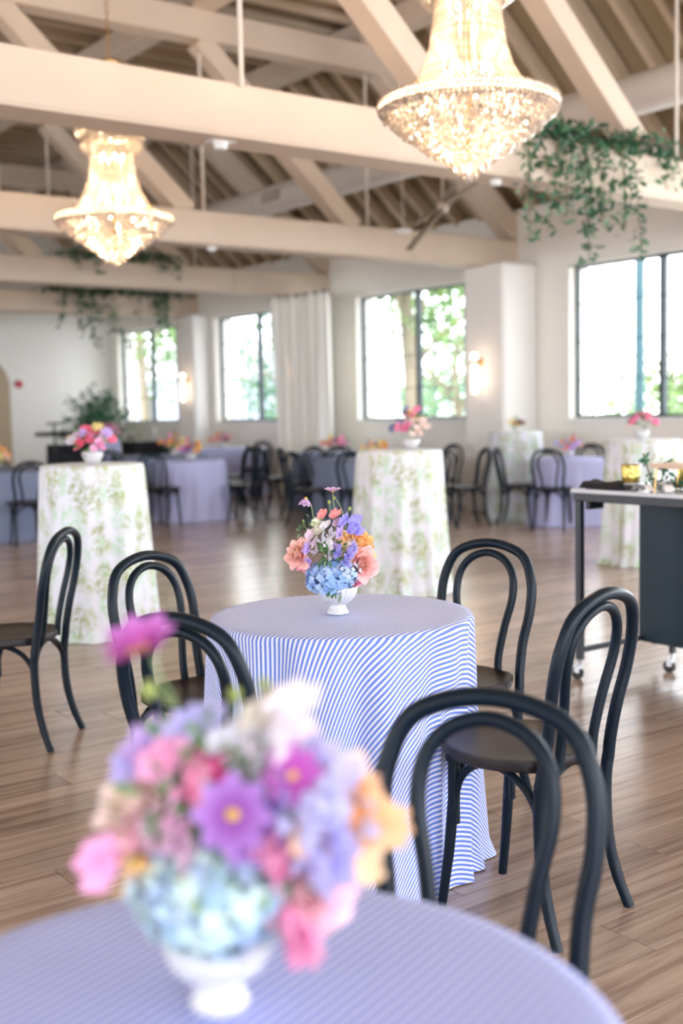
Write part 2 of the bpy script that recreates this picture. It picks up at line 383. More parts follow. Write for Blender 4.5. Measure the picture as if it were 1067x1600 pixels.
# portals steer the daylight samples through the windows in view
for a, c in WIN:
    o = area('window_portal', (XW+.12, (a+c)/2, (ZB+ZT)/2), (0, math.radians(90), 0), ZT-ZB, c-a, 1); o.data.cycles.is_portal = True

# ================================================================ ROOF
ZR, XR, SL = 5.98, 8.62, .86      # deck height, start of the slope, slope
b = MB()
b.box(-4.7, XR, YF-.3, YB+.4, ZR, ZR+.08)
x1 = XI+.45; z1 = ZR-SL*(x1-XR)
b.add([(XR, YF-.3, ZR), (x1, YF-.3, z1), (x1, YB+.4, z1), (XR, YB+.4, ZR), (XR, YF-.3, ZR+.1), (x1, YF-.3, z1+.1), (x1, YB+.4, z1+.1), (XR, YB+.4, ZR+.1)],
      [(0, 3, 2, 1), (4, 5, 6, 7), (0, 1, 5, 4), (1, 2, 6, 5), (2, 3, 7, 6), (3, 0, 4, 7)])
xl = XL-.35; zl = ZR-SL*(-4.7-xl)
b.add([(-4.7, YF-.3, ZR), (xl, YF-.3, zl), (xl, YB+.4, zl), (-4.7, YB+.4, ZR), (-4.7, YF-.3, ZR+.1), (xl, YF-.3, zl+.1), (xl, YB+.4, zl+.1), (-4.7, YB+.4, ZR+.1)],
      [(1, 2, 3, 0), (7, 6, 5, 4), (4, 5, 1, 0), (5, 6, 2, 1), (6, 7, 3, 2), (7, 4, 0, 3)])
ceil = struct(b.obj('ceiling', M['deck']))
y = 3.2
while y < YB:
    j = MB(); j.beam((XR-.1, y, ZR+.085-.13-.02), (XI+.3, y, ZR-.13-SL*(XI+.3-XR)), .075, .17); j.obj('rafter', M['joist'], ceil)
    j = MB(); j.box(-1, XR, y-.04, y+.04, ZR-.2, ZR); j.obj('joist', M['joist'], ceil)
    y += .46
TR = [(6.57, 'nearest cream roof truss carrying the leafy garland at right'), (10.80, 'second cream roof truss resting on the pier with the wall light'),
      (14.9, 'third cream roof truss with the ivory curtain hanging at its end'), (19.05, 'farthest cream roof truss in front of the back wall')]
for i, (yf, lab) in enumerate(TR):
    t = thing('roof_truss', lab, 'truss', (0, yf, 0), 0, 'painted timber roof trusses')
    T = .27
    b = MB(); b.box(XL, (10.98 if i else 11.0), 0, T, 3.135, 3.465, .008); b.obj('tie_beam', M['beam'], t)
    b = MB(); b.box(XL, 10.8, -.02, T+.02, 3.115, 3.1349, .003); b.obj('bottom_plate', M['beam'], t)
    b = MB(); b.box(-1.5, 8.74, .0, T, 5.22, 5.52, .008); b.obj('collar_beam', M['beam'], t)
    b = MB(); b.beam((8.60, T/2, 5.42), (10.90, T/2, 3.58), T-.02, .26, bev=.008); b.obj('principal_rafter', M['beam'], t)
    for xb in (-.3, 1.75, 3.92, 6.11, 8.30):
        if xb > 1.0 and not (i == 0 and xb == 3.92):
            b = MB(); b.beam((xb-1.98, T/2+.01, 5.24), (xb, T/2+.01, 3.45), T-.05, .20, bev=.006); b.obj('diagonal_brace', M['beam'], t)
    for xr in (-.3, 1.9, 4.1, 6.33, 8.53):
        b = MB(); b.tube([(xr, -.02 if i == 0 else T/2, 3.44), (xr, -.02 if i == 0 else T/2, 5.3)], .017, 8); b.obj('tie_rod', M['rod'], t)
    if i in (0, 1, 2):       # the paler tail timber scarfed on at the pier
        b = MB(); b.box(9.1, 9.12, -.004, T+.004, 3.14, 3.462); b.obj('splice_joint', M['joist'], t)
for k, x in enumerate((8.52, 6.33, 4.1, 1.9)):
    b = MB(); b.box(x-.13, x+.13, YF, YB, 5.522, 5.772, .006)
    o = tag(b.obj('purlin', M['beam']), ['roof purlin along the foot of the roof slope', 'roof purlin over the middle of the collar beams', 'roof purlin directly above the chandeliers', 'roof purlin at the upper left corner'][k], 'beam', 'long roof purlins')
# duct
t = thing('air_duct', 'round cream air duct running along the roof slope', 'duct', (9.0, 0, 4.26))
b = MB(); b.tube([(0, y_, 0) for y_ in (-2, 6, 12, 20.5)], .19, 28); smooth_by_angle(b.obj('duct_pipe', M['duct'], t))
for y_ in (3.1, 4.9, 6.7, 8.5, 10.3, 12.1, 13.9, 15.7, 17.5, 19.3):
    b = MB(); b.tube([(0, y_-.02, 0), (0, y_+.02, 0)], .198, 28); b.obj('duct_band', M['duct'], t)
m_ = MB()
b = MB(); b.box(-.205, -.185, 13.2, 13.62, -.07, .06, .004); vent = b.obj('vent_grille', M['vent'], t)
for k in range(5):
    b = MB(); b.box(-.212, -.204, 13.22, 13.60, -.055+k*.024, -.047+k*.024); b.obj('louvre', M['duct'], vent)
# smoke detectors and a small plate
def detector(x, y, z, lab, plate=False):
    b = MB(); b.lathe([(.002, 0), (.05, 0), (.055, .012), (.05, .035), (.065, .04), (.065, .052), (.002, .052)], 20)
    o = b.obj('smoke_detector', M['white'], None, True, (x, y, z-.042)); o.scale = (.8, .8, .8); tag(o, lab, 'detector', 'white smoke detectors')
    if plate: b = MB(); b.box(-.11, .11, -.06, .06, .052, .058); b.obj('mounting_plate', M['white'], o)
detector(4.02, 6.70, 3.109, 'white smoke detector on a plate under the nearest roof beam', True)
detector(6.5, 6.70, 3.115, 'white smoke detector under the nearest beam, right below the large chandelier tip')
detector(6.41, 10.93, 3.115, 'white smoke detector under the second roof beam')
detector(8.68, 18.85, 3.62, 'white smoke detector behind the leaves over the farthest beam')
# pendant disc near the pier and the ceiling fan
t = thing('pendant_speaker', 'white flat disc hanging over the second roof beam', 'speaker', (8.46, 10.2, 3.33))
b = MB(); b.lathe([(.002, -.02), (.07, -.02), (.11, 0), (.1, .02), (.02, .03), (.002, .03)], 24); b.obj('disc', M['white'], t, True)
b = MB(); b.tube([(0, 0, .03), (0, 0, 2.62)], .006, 6); b.obj('drop_rod', M['rod'], t)
t = thing('ceiling_fan', 'dull wood ceiling fan with slanted blades by the second beam', 'fan', (8.88, 10.0, 3.60))
fd = [Vector((-.50, 0, -.50)), Vector((.27, -.4, .30)), Vector((-.44, .0, -.22)), Vector((.10, -.1, .26))]
for k, d in enumerate(fd):
    b = MB(); b.beam((0, .02*k, 0), tuple(d), .11, .03, bev=.004); b.obj('fan_blade', M['ply'], t)
b = MB(); b.lathe([(.002, -.05), (.06, -.05), (.075, 0), (.06, .05), (.002, .05)], 20); b.obj('motor', M['duct'], t, True)
b = MB(); b.tube([(0, 0, .04), (0, 0, 2.1)], .012, 8); b.obj('drop_rod', M['rod'], t)

# ================================================================ CHANDELIERS
def bead(b, p, r, z=1.25, rot=0.):
    v = [(p[0], p[1], p[2]+r*z), (p[0], p[1], p[2]-r*z)]
    for k in range(5):
        a = rot+2*PI*k/5; v.append((p[0]+r*math.cos(a), p[1]+r*math.sin(a), p[2]))
    f = []
    for k in range(5): f.append((0, 2+k, 2+(k+1) % 5)); f.append((1, 2+(k+1) % 5, 2+k))
    b.add(v, f)
def interp(prof, n):
    out = []; L = [0]
    for i in range(1, len(prof)): L.append(L[-1]+math.dist(prof[i], prof[i-1]))
    for k in range(n):
        s = L[-1]*k/(n-1)
        for i in range(1, len(prof)):
            if s <= L[i]+1e-9:
                u = (s-L[i-1])/(L[i]-L[i-1]); out.append((prof[i-1][0]*(1-u)+prof[i][0]*u, prof[i-1][1]*(1-u)+prof[i][1]*u)); break
    return out
def chandelier(x, y, lab, chain_top):
    t = thing('chandelier', lab, 'chandelier', (x, y, 0), 0, 'crystal empire chandeliers')
    # brass frame
    b = MB(); b.tube([(0, 0, 2.62), (0, 0, 4.12)], .018, 8)
    for z, r in ((3.50, .17), (3.66, .16), (2.98, .36)):
        for k in range(6):
            a = k*PI/3; b.tube([(0, 0, z), (r*math.cos(a), r*math.sin(a), z)], .006, 5)
    b.obj('brass_frame', M['brass'], t)
    def band(name, r, z, h, w):
        q = MB(); q.lathe([(r-w*.5, z-h*.5), (r, z-h*.38), (r+w*.28, z), (r, z+h*.38), (r-w*.5, z+h*.5)], 64, mod=lambda a, i: 1+.006*math.sin(a*32+i*2))
        bo = q.obj(name, M['ring'], t)
        q = MB()
        for row in (-.3, 0, .3):
            nb = int(2*PI*r/.026)
            for k in range(nb):
                a = 2*PI*(k+row)/nb; rr = r+w*.2-abs(row)*w*.4; bead(q, (rr*math.cos(a), rr*math.sin(a), z+row*h), .0125, 1, a)
        q.obj('band_crystals', M['crystal'], bo, kind='stuff')
    band('crystal_band', .455, 2.905, .085, .07); band('crystal_band', .285, 3.585, .06, .05); band('crystal_band', .245, 3.50, .04, .04)
    # flared strands between neck and ring, cap strands above
    prof = interp([(.165, 3.46), (.17, 3.36), (.19, 3.22), (.225, 3.10), (.28, 3.01), (.36, 2.93)], 34)
    for k in range(56):
        a = 2*PI*k/56; q = MB()
        for r, z in prof: bead(q, (r*math.cos(a), r*math.sin(a), z), .0105, 1.2, a)
        q.obj('crystal_strand', M['crystal2'], t, kind='stuff')
    prof = interp([(.255, 3.60), (.19, 3.67), (.155, 3.78), (.13, 3.95), (.11, 4.1)], 30)
    for k in range(30):
        a = 2*PI*k/30; q = MB()
        for r, z in prof: bead(q, (r*math.cos(a), r*math.sin(a), z), .0105, 1.2, a)
        q.obj('cap_strand', M['crystal2'], t, kind='stuff')
    prof = interp([(.26, 3.50), (.25, 3.46), (.20, 3.42), (.165, 3.40)], 6)
    q = MB()
    for r, z in prof:
        nb = int(2*PI*r/.024)
        for k in range(nb): a = 2*PI*k/nb; bead(q, (r*math.cos(a), r*math.sin(a), z), .011, 1.2, a)
    q.obj('crown_crystals', M['crystal'], t, kind='stuff')
    # lower basket of tiered crystals
    nt_ = 24
    for i in range(nt_):
        u = i/(nt_-1); r = .445*(1-u)+.012*u; z = 2.865-.02*(u > .1)-.30*u**1.05 + (.012 if i % 2 else 0); q = MB(); nb = max(4, int(2*PI*r/.027))
        for k in range(nb):
            a = 2*PI*(k+.5*(i % 2)+random.uniform(-.25, .25))/nb; r_ = r+random.uniform(-.007, .007); bead(q, (r_*math.cos(a), r_*math.sin(a), z+random.uniform(-.011, .011)), random.uniform(.012, .017), 1.35, a)
        q.obj('crystal_tier', M['crystal'], t, kind='stuff')
    q = MB(); q.lathe([(.001, -.028), (.017, -.018), (.022, 0), (.017, .018), (.001, .028)], 12); q.obj('bottom_ball', M['crystal'], t, True, (0, 0, 2.545))
    q = MB(); q.lathe([(.12, 4.10), (.125, 4.115), (.11, 4.125), (.01, 4.13)], 32); q.obj('top_plate', M['brass'], t, True)
    # candles
    def candle(a, r, z):
        cx, cy = r*math.cos(a), r*math.sin(a)
        q = MB(); q.tube([(cx, cy, z-.07), (cx, cy, z)], .010, 8); c_ = q.obj('candle_sleeve', M['candle'], t)
        q = MB(); q.lathe([(.001, 0), (.011, .006), (.014, .02), (.009, .038), (.001, .056)], 8, (cx, cy, z)); q.obj('candle_bulb', M['bulb'], c_, True)
    for k in range(6): candle(k*PI/3+.3, .09, 3.36)
    for k in range(8): candle(k*PI/4, .12, 3.04)
    for k in range(6): candle(k*PI/3+.1, .10, 3.60)
    for k in range(8): candle(k*PI/4+.2, .24, 2.86)
    # chain
    ln = int((chain_top-4.13)/.055)
    for k in range(ln):
        z = 4.15+k*.055; q = MB(); ring = []
        for s in range(10):
            a = 2*PI*s/10; dx = .013*math.cos(a); ring.append((dx if k % 2 else 0, 0 if k % 2 else dx, z+.034*math.sin(a)))
        q.tube(ring, .0032, 5, closed=True); q.obj('chain_link', M['brass'], t)
    for z, e, rr in ((2.86, 90, .05), (2.74, 22, .04), (3.10, 38, .04), (3.54, 40, .04), (3.75, 20, .03)):
        l = bpy.data.lights.new('chandelier_glow', 'POINT'); l.energy = e; l.color = (1, .68, .42); l.shadow_soft_size = rr
        lo = bpy.data.objects.new('chandelier_glow', l); COL.objects.link(lo); lo.location = (x, y, z)
chandelier(4.235, 4.56, 'large crystal chandelier hanging in front of the nearest roof beam', 5.52)
chandelier(4.19, 8.66, 'smaller-looking crystal chandelier at left behind the nearest roof beam', 5.52)

# ================================================================ SCONCES
def sconce(x, y, z, lab, e=1.0):
    t = thing('wall_sconce', lab, 'wall lamp', (x, y, z), 0, 'glass tube wall sconces')
    b = MB(); b.lathe([(.001, 0), (.045, 0), (.045, .012), (.001, .014)], 20); b.obj('backplate', M['brass'], t, True, rot=(0, -PI/2, 0))
    b = MB(); b.tube([(-.01, 0, 0), (-.12, 0.0, 0)], .011, 8); b.lathe([(.001, -.02), (.03, -.012), (.034, 0), (.03, .012), (.001, .02)], 14, (-.13, 0, 0)); b.obj('arm', M['brass'], t, True)
    b = MB(); b.lathe([(.001, 0), (.025, .004), (.035, .03), (.035, .33), (.025, .356), (.001, .36)], 16); b.obj('glass_tube', M['tube'], t, True, (-.13, 0, -.395))
    b = MB(); b.lathe([(.045*math.sin(PI*k/10)+.0005, -.045*math.cos(PI*k/10)) for k in range(11)], 16); b.obj('glass_globe', M['tube'], t, True, (-.13, 0, .07))
    for dz in (.07, -.22):
        l = bpy.data.lights.new('sconce_glow', 'POINT'); l.energy = e; l.color = (1, .62, .36); l.shadow_soft_size = .05
        lo = bpy.data.objects.new('sconce_glow', l); COL.objects.link(lo); lo.location = (x-.19, y, z+dz)
sconce(10.26, 10.85, 1.92, 'brass wall sconce with glowing tube on the pier between the large windows')
sconce(10.52, 18.9, 1.96, 'brass wall sconce with glowing tube beside the farthest window')
sconce(10.36, 14.98, 1.92, 'brass wall sconce tucked behind the ivory curtain', 3)
# tube lamp high at the left edge
t = thing('ceiling_tube_lamp', 'small tilted glowing tube lamp high at the left edge', 'lamp', (7.07, 18.9, 3.69))
b = MB(); b.tube([(.06, -.1, -.02), (.24, -.1, .03)], .035, 12); b.obj('glass_tube', M['tube'], t, True)
b = MB(); b.tube([(-.06, -.1, -.03), (.05, -.1, -.022)], .025, 10); b.tube([(0, -.1, -.03), (0, .15, -.12), (0, .16, -.24)], .01, 6); b.obj('brass_mount', M['brass'], t, True)

# ================================================================ CURTAIN
t = thing('curtain', 'tall ivory curtain gathered at the pier between the windows', 'curtain', (0, 0, 0))
rows = 24; cols_ = 150; v = []; f = []
for i in range(rows+1):
    u = i/rows; z = 3.12-3.1*u
    y0 = 14.0+.04*u; y1 = 15.5-.12*u - .05*math.sin(PI*u)
    for j in range(cols_+1):
        s = j/cols_; ph = s*2*PI*6.5
        amp = .065+.03*u
        v.append((10.13+.03*math.sin(s*5)+amp*math.sin(ph+.5*math.sin(s*9+u*1.3))+.02*math.sin(ph*.5+u*2), y0+(y1-y0)*s+.012*math.sin(ph*2), z))
for i in range(rows):
    for j in range(cols_): a = i*(cols_+1)+j; f.append((a, a+1, a+cols_+2, a+cols_+1))
o = put('drape', mesh_from('drape', v, f, M['curtain'], True), t); md = o.modifiers.new('thick', 'SOLIDIFY'); md.thickness = .004
b = MB(); b.tube([(10.13, 13.95, 3.105), (10.13, 15.55, 3.105)], .012, 8); b.obj('curtain_rod', M['steel'], t)
b = MB()
for y_ in (14.95, 15.25): b.tube([(10.13, y_, 3.105), (10.37, y_, 3.105)], .008, 6)
b.obj('rod_bracket', M['steel'], t, kind='stuff')

# ================================================================ TABLES
def drape_mesh(R, H, flare, nf, seed, amp=.05, n=360, rows=34, puddle=.02, dents=(), bias=0.):
    rnd = random.Random(seed); ph = [rnd.uniform(0, 2*PI) for _ in range(6)]
    v = []; f = []; uv = []
    def fold(a, t):
        g = math.sin(nf*a+ph[0]+.8*math.sin(2*a+ph[1])) + .45*math.sin((nf*2+1)*a+ph[2]+t) + .35*math.sin((nf//2+1)*a+ph[3])
        return g
    radii = [.0, .3, .6, .85, .95, 1.0]
    for q in radii:
        for k in range(n):
            a = 2*PI*k/n; z = H - (.0 if q < 1 else .003); v.append((R*q*math.cos(a), R*q*math.sin(a), z)); uv.append((R*q*math.cos(a), R*q*math.sin(a)))
    for i in range(1, rows+1):
        t = i/rows
        for k in range(n):
            a = 2*PI*k/n; e = t**(.75 if bias == 0 else .55); g = fold(a, t*1.5)-bias
            r = R+.006+flare*(t**1.3)+amp*e*g*((1 if g > 0 else .55) if bias == 0 else 1)
            if t > .93: r += puddle*((t-.93)/.07)*(1+.6*math.sin(nf*2.3*a+ph[4]))
            zz = H-.004-(H-.008)*min(1, t*1.0)
            for da in dents:      # where a tucked chair's seat presses the cloth in
                dd = (a-da+PI) % (2*PI)-PI; q = max(0, min(1, (t-.16)/.2)); q = q*q*(3-2*q); lim = .352+.9*dd*dd
                if lim < r: r = r*(1-q)+lim*q
            v.append((r*math.cos(a), r*math.sin(a), zz)); L = R+H*t; uv.append((L*math.cos(a), L*math.sin(a)))
    tot = len(radii)+rows
    for i in range(tot-1):
        for k in range(n): a = i*n+k; c = i*n+(k+1) % n; f.append((a, c, c+n, a+n))
    return v, f, uv
def cloth_table(x, y, R, H, mat, tlabel, clabel, tgroup, cgroup, flare, nf, seed, n=240, rows=24, amp=.04, tname='round_table', polar_uv=False, puddle=.02, dents=(), bias=0.):
    t = thing(tname, tlabel, 'table', (x, y, 0), 0, tgroup)
    b = MB(); b.lathe([(.001, H-.03), (R-.008, H-.03), (R-.004, H-.02), (R-.004, H-.006), (.001, H-.006)], 48); b.obj('tabletop', M['woodrise'], t)
    b = MB(); b.tube([(0, 0, .03), (0, 0, H-.03)], .03, 12); b.obj('pedestal', M['barframe'], t)
    b = MB(); b.lathe([(.001, .03), (.24, .012), (.25, .001), (.001, .001)], 32); b.obj('base', M['barframe'], t)
    v, f, uv = drape_mesh(R, H, flare, nf, seed, amp, n, rows, puddle, dents, bias)
    if polar_uv:
        uv = [((math.atan2(p[1], p[0]))*(R+.05)+10, (p[2] if math.hypot(p[0], p[1]) > R-.001 else H+R-math.hypot(p[0], p[1]))) for p in v]
    me = bpy.data.meshes.new('tablecloth'); me.from_pydata(v, [], f); me.materials.append(mat)
    l = me.uv_layers.new(name='UVMap')
    fl = []
    for p in me.polygons:
        us = [uv[i] for i in p.vertices]
        if polar_uv and max(u[0] for u in us)-min(u[0] for u in us) > 1: us = [(u[0]+(2*PI*(R+.05) if u[0] < 10 else 0), u[1]) for u in us]
        for u in us: fl += [u[0], u[1]]
    l.data.foreach_set('uv', fl); me.polygons.foreach_set('use_smooth', [True]*len(me.polygons))
    o = put('tablecloth', me, None, (x, y, 0)); tag(o, clabel, 'tablecloth', cgroup); return t
TC, TG = (1.987, 2.703), (.523, .908)
cloth_table(*TC, .379, .757, M['stripe'], 'small round pedestal table under the striped cloth in the middle', 'blue and white striped cloth falling to the floor on the middle table',
            'small round tables', 'striped cloths', .022, 10, 14, 720, 60, .034, puddle=.012, bias=.55, dents=[math.atan2(y_-TC[1], x_-TC[0]) for x_, y_ in ((2.235, 1.925), (2.796, 2.925), (1.756, 3.483), (1.258, 2.364))])
cloth_table(*TG, .379, .757, M['stripef'], 'small round pedestal table in the foreground under a striped cloth', 'blue and white striped cloth on the blurred foreground table',
            'small round tables', 'striped cloths', .06, 9, 5, 480, 30, .030, puddle=.035, dents=[math.atan2(1.352-TG[1], 1.289-TG[0])])
def cocktail(x, y, seed, where):
    cloth_table(x, y, .31, 1.05, M['floral'], 'tall round cocktail table '+where, 'white cloth with green floral print on the cocktail table '+where, 'cocktail tables', 'floral cloths',
                .030, 9, seed, 300, 34, .034, 'cocktail_table', True)
cocktail(3.005, 6.643, 21, 'at left behind the chairs'); cocktail(5.421, 6.613, 33, 'directly behind the striped table')
cocktail(7.90, 6.391, 44, 'behind the rolling bar'); cocktail(10.02, 10.02, 51, 'by the pier')
T = dict(S1=(9.96, 9.11), S2=(7.24, 13.01), A=(4.74, 12.88), B=(8.75, 11.09), C=(9.85, 13.22), D=(7.71, 14.90), E=(9.97, 16.89))
def low(key, R, mat, seed, w1, w2):
    cloth_table(*T[key], R, .757, M[mat], w1, w2, 'round tables at the back', 'plain cloths at the back', .05, 9, seed, 200, 14, .03)
low('S1', .38, 'lilac', 61, 'small round table between the rolling bar and the pier', 'lilac cloth on the small table left of the rolling bar')
low('S2', .42, 'lilac', 62, 'small round table at the back between two floral tables', 'pale lilac cloth on the small table right of the left cocktail table')
low('A', .76, 'grey', 63, 'large round table at the left edge', 'blue-grey cloth on the large table at the left edge')
low('B', .76, 'grey', 64, 'large round table behind the middle cocktail table', 'blue-grey cloth on the large table behind the middle cocktail table')
low('C', .76, 'grey', 65, 'large round table below the ivory curtain', 'blue-grey cloth on the large table below the ivory curtain')
low('D', .76, 'grey', 66, 'large round table behind the small lilac table', 'blue-grey cloth on the table behind the small lilac one')
low('E', .76, 'lilac', 67, 'farthest large round table by the window wall', 'pale cloth on the farthest table by the window wall')

# ================================================================ CHAIRS
def arch(pts, n):      # Catmull-Rom through the points
    P = [Vector(p) for p in pts]; P = [P[0]*2-P[1]]+P+[P[-1]*2-P[-2]]; out = []
    for i in range(1, len(P)-2):
        for k in range(n):
            t = k/n; a, b_, c, d = P[i-1], P[i], P[i+1], P[i+2]
            out.append(.5*((2*b_)+(c-a)*t+(2*a-5*b_+4*c-d)*t*t+(3*b_-a-3*c+d)*t**3))
    out.append(P[-2]); return out
def seat_mesh():
    b = MB(); n = 56; rings = [(.0, .452), (.5, .450), (.86, .453), (.95, .460), (.99, .458), (1.0, .450), (1.0, .434), (.97, .428), (.5, .430), (.0, .430)]
    def rad(a):
        x, y = math.cos(a), math.sin(a)
        r = .205
        if y < 0: r = .205-.02*max(0, -y)**2     # bell shape: flatter at the back
        k = math.exp(-((a-(1.5*PI-.82))/.16)**2)+math.exp(-((a-(1.5*PI+.82))/.16)**2)
        return r+.012*k
    v = []; f = []
    for q, z in rings:
        for k in range(n):
            a = 2*PI*k/n; r = rad(a)*q; v.append((r*math.cos(a), r*math.sin(a), z))
    for i in range(len(rings)-1):
        for k in range(n): f.append((i*n+k, i*n+(k+1) % n, (i+1)*n+(k+1) % n, (i+1)*n+k))
    b.add(v, f); return b
def build_chair():
    me = {}
    me['seat'] = [seat_mesh()]
    h = MB(); p = [(-.163, -.168, .40), (-.160, -.178, .47), (-.163, -.195, .56), (-.178, -.215, .66), (-.172, -.235, .76), (-.125, -.252, .845), (0, -.260, .878)]
    p = p+[(-q[0], q[1], q[2]) for q in p[-2::-1]]; h.tube(arch(p, 7), .0165, 12); me['back_hoop'] = [h]
    h = MB(); p = [(-.080, -.168, .43), (-.078, -.176, .50), (-.092, -.193, .60), (-.112, -.213, .70), (-.104, -.229, .775), (-.065, -.240, .825), (0, -.246, .845)]
    p = p+[(-q[0], q[1], q[2]) for q in p[-2::-1]]; h.tube(arch(p, 7), .0135, 12); me['inner_hoop'] = [h]
    legs = []
    for s in (-1, 1):
        h = MB(); h.tube(arch([(s*.163, -.168, .41), (s*.160, -.162, .33), (s*.160, -.168, .20), (s*.166, -.192, .09), (s*.176, -.225, .0)], 5), [.0165]*12+[.0155]*5+[.0145]*4, 12); legs.append(h)
    for s in (-1, 1):
        h = MB(); h.tube([(s*.128, .128, .43), (s*.130, .130, .30), (s*.134, .145, .15), (s*.142, .165, .0)], [.0175, .016, .0145, .0125], 12)
        h.lathe([(.017, .405), (.024, .407), (.024, .43), (.017, .432)], 12, (s*.128, .128, 0)); legs.append(h)
    me['leg'] = legs
    br = []
    def arc(p0, p1, z0, z1):     # from leg at height z0 curving in to the seat underside
        pts = []
        for k in range(9):
            u = k/8*PI/2; pts.append((p0[0]+(p1[0]-p0[0])*(1-math.cos(u)), p0[1]+(p1[1]-p0[1])*(1-math.cos(u)), z0+(z1-z0)*math.sin(u)))
        return pts
    for a, c in (((-.160, -.160), (-.145, -.01)), ((-.130, .122), (-.145, -.01)), ((.160, -.160), (.145, -.01)), ((.130, .122), (.145, -.01)),
                 ((-.152, -.160), (0, -.15)), ((.152, -.160), (0, -.15)), ((-.122, .130), (0, .14)), ((.122, .130), (0, .14))):
        h = MB(); pt = arc(a, c, .30, .424); pt = [(pt[0][0], pt[0][1], .235)]+pt; h.tube(pt, .0105, 8); br.append(h)
    me['brace'] = br
    out = []
    for nme, l in me.items():
        for i, mb in enumerate(l):
            d = mesh_from(nme, mb.v, mb.f, M['seat'] if nme == 'seat' else M['chair'], True)
            try: d.set_sharp_from_angle(angle=math.radians(45))
            except Exception: pass
            out.append((nme, d))
    return out
CH = build_chair()
def chair(x, y, face, label, group, hoop=True):
    """x, y: plan position of the top of the hoop; face: direction the sitter looks"""
    fx, fy = face; L = math.hypot(fx, fy); fx /= L; fy /= L
    o = x+.255*fx, y+.255*fy; rz = math.atan2(fy, fx)-PI/2
    t = thing('bentwood_chair', label, 'chair', (o[0], o[1], 0), rz, group)
    for nme, d in CH: put(nme, d, t)
def toward(p, q): return (q[0]-p[0], q[1]-p[1])
G1, G2, G3 = 'chairs around the striped tables', 'chairs around the back tables', 'chairs around the back tables'
chair(2.235, 1.925, (-.18, .98), 'black bentwood chair right of the striped table, whole seat and four legs in view', G1)
chair(2.796, 2.925, toward((2.796, 2.925), TC), 'black bentwood chair behind the right side of the striped table', G1)
chair(1.756, 3.483, toward((1.756, 3.483), TC), 'black bentwood chair behind the left side of the striped table', G1)
chair(1.258, 2.364, toward((1.258, 2.364), TC), 'black bentwood chair with the magenta blossom in front of its back', G1)
chair(1.289, 1.352, toward((1.289, 1.352), TG), 'nearest black bentwood chair, blurred, tucked at the foreground table', G1)
chair(1.905, 4.493, (-.71, .70), 'black bentwood chair at the left edge turned away from the tables', G1)
for x, y, k, lab in [
    (4.57, 11.69, 'A', 'black chair in front of the blue-grey table at the left edge'),
    (5.05, 14.05, 'A', 'black chair behind the left edge table, farther left of two'),
    (5.68, 13.62, 'A', 'black chair behind the left edge table, beside the left cocktail table'),
    (6.50, 12.55, 'S2', 'black chair at the left side of the pale lilac table, nearer one'),
    (6.60, 13.45, 'S2', 'black chair at the left side of the pale lilac table, farther one'),
    (7.72, 12.30, 'S2', 'black chair at the right side of the pale lilac table, nearer one'),
    (8.15, 13.10, 'S2', 'black chair at the right side of the pale lilac table, farther one'),
    (9.96, 15.69, 'E', 'lone far black chair beside the left edge of the curtain'),
    (8.18, 12.37, 'B', 'black side-on chair left of the blue-grey table below the curtain'),
    (7.40, 10.98, 'B', 'black chair nearest the viewer left of the middle back table'),
    (8.73, 12.34, 'B', 'black chair behind the middle back table'),
    (9.05, 12.28, 'C', 'black chair before the far table below the curtain'),
    (7.72, 10.25, 'B', 'black chair partly hidden by the middle cocktail table'),
    (10.0, 11.17, 'B', 'black chair seen past the right edge of the middle cocktail table, farther one'),
    (8.59, 9.70, 'B', 'black chair just at the right edge of the middle cocktail table'),
    (9.25, 9.72, 'B', 'black chair in side view right of the middle cocktail table'),
    (8.45, 13.35, 'C', 'black chair under the ivory curtain, left one at the far table'),
    (9.47, 9.62, 'S1', 'black chair left of the lilac table, in front of the pier'),
    (9.24, 8.76, 'S1', 'black chair in front of the lilac table, back turned to the viewer'),
    (10.69, 9.44, 'S1', 'black chair behind the lilac table, only its back in view'),
    (6.75, 14.2, 'D', 'black chair between the left cocktail table and the pale lilac table'),
    (8.55, 14.3, 'D', 'black chair far behind the pale lilac table')]:
    RT = {'S1': .38, 'S2': .42}  .get(k, .76)+(.56 if k != 'S1' else .44); dd = Vector((x-T[k][0], y-T[k][1])); ln_ = max(dd.length, RT); dd.normalize(); x, y = T[k][0]+dd.x*ln_, T[k][1]+dd.y*ln_
    if lab.startswith('black side-on'): chair(x, y, (.95, -.35), lab, G2)
    elif lab.startswith('black chair in side view'): chair(x, y, (-.93, .36), lab, G2)
    elif lab.startswith('black chair left of the lilac'): chair(x, y, (.55, -.83), lab, G2)
    else: chair(x, y, toward((x, y), T[k]), lab, G2)

# ================================================================ ROLLING BAR
t = thing('rolling_bar', 'dark rolling bar with pale stone top at the right edge', 'bar', (4.27, 3.86, 0))
LB, DB = 2.3, .62
b = MB(); b.box(-.02, DB, -LB, .02, .925, .945, .003); b.obj('bar_top', M['stone'], t)
b = MB(); b.box(-.01, DB-.01, -LB+.01, .01, .885, .9249, .003); b.obj('top_frame', M['barframe'], t)
for x, y in ((.012, -.012), (.012, -LB+.03), (DB-.03, -.012), (DB-.03, -LB+.03)):
    b = MB(); b.box(x-.017, x+.017, y-.017, y+.017, .10, .8849, .003); b.obj('post', M['barframe'], t)
b = MB(); b.box(.03, .47, -.027, .003, .135, .16, .003); b.obj('bottom_rail', M['barframe'], t)
b = MB(); b.box(.47, .49, -LB+.05, .0, .13, .8849, .003); b.obj('front_panel', M['bar'], t)
b = MB(); b.box(.06, .17, -.03, -.004, .84, .884, .003); b.obj('corner_bracket', M['barframe'], t)
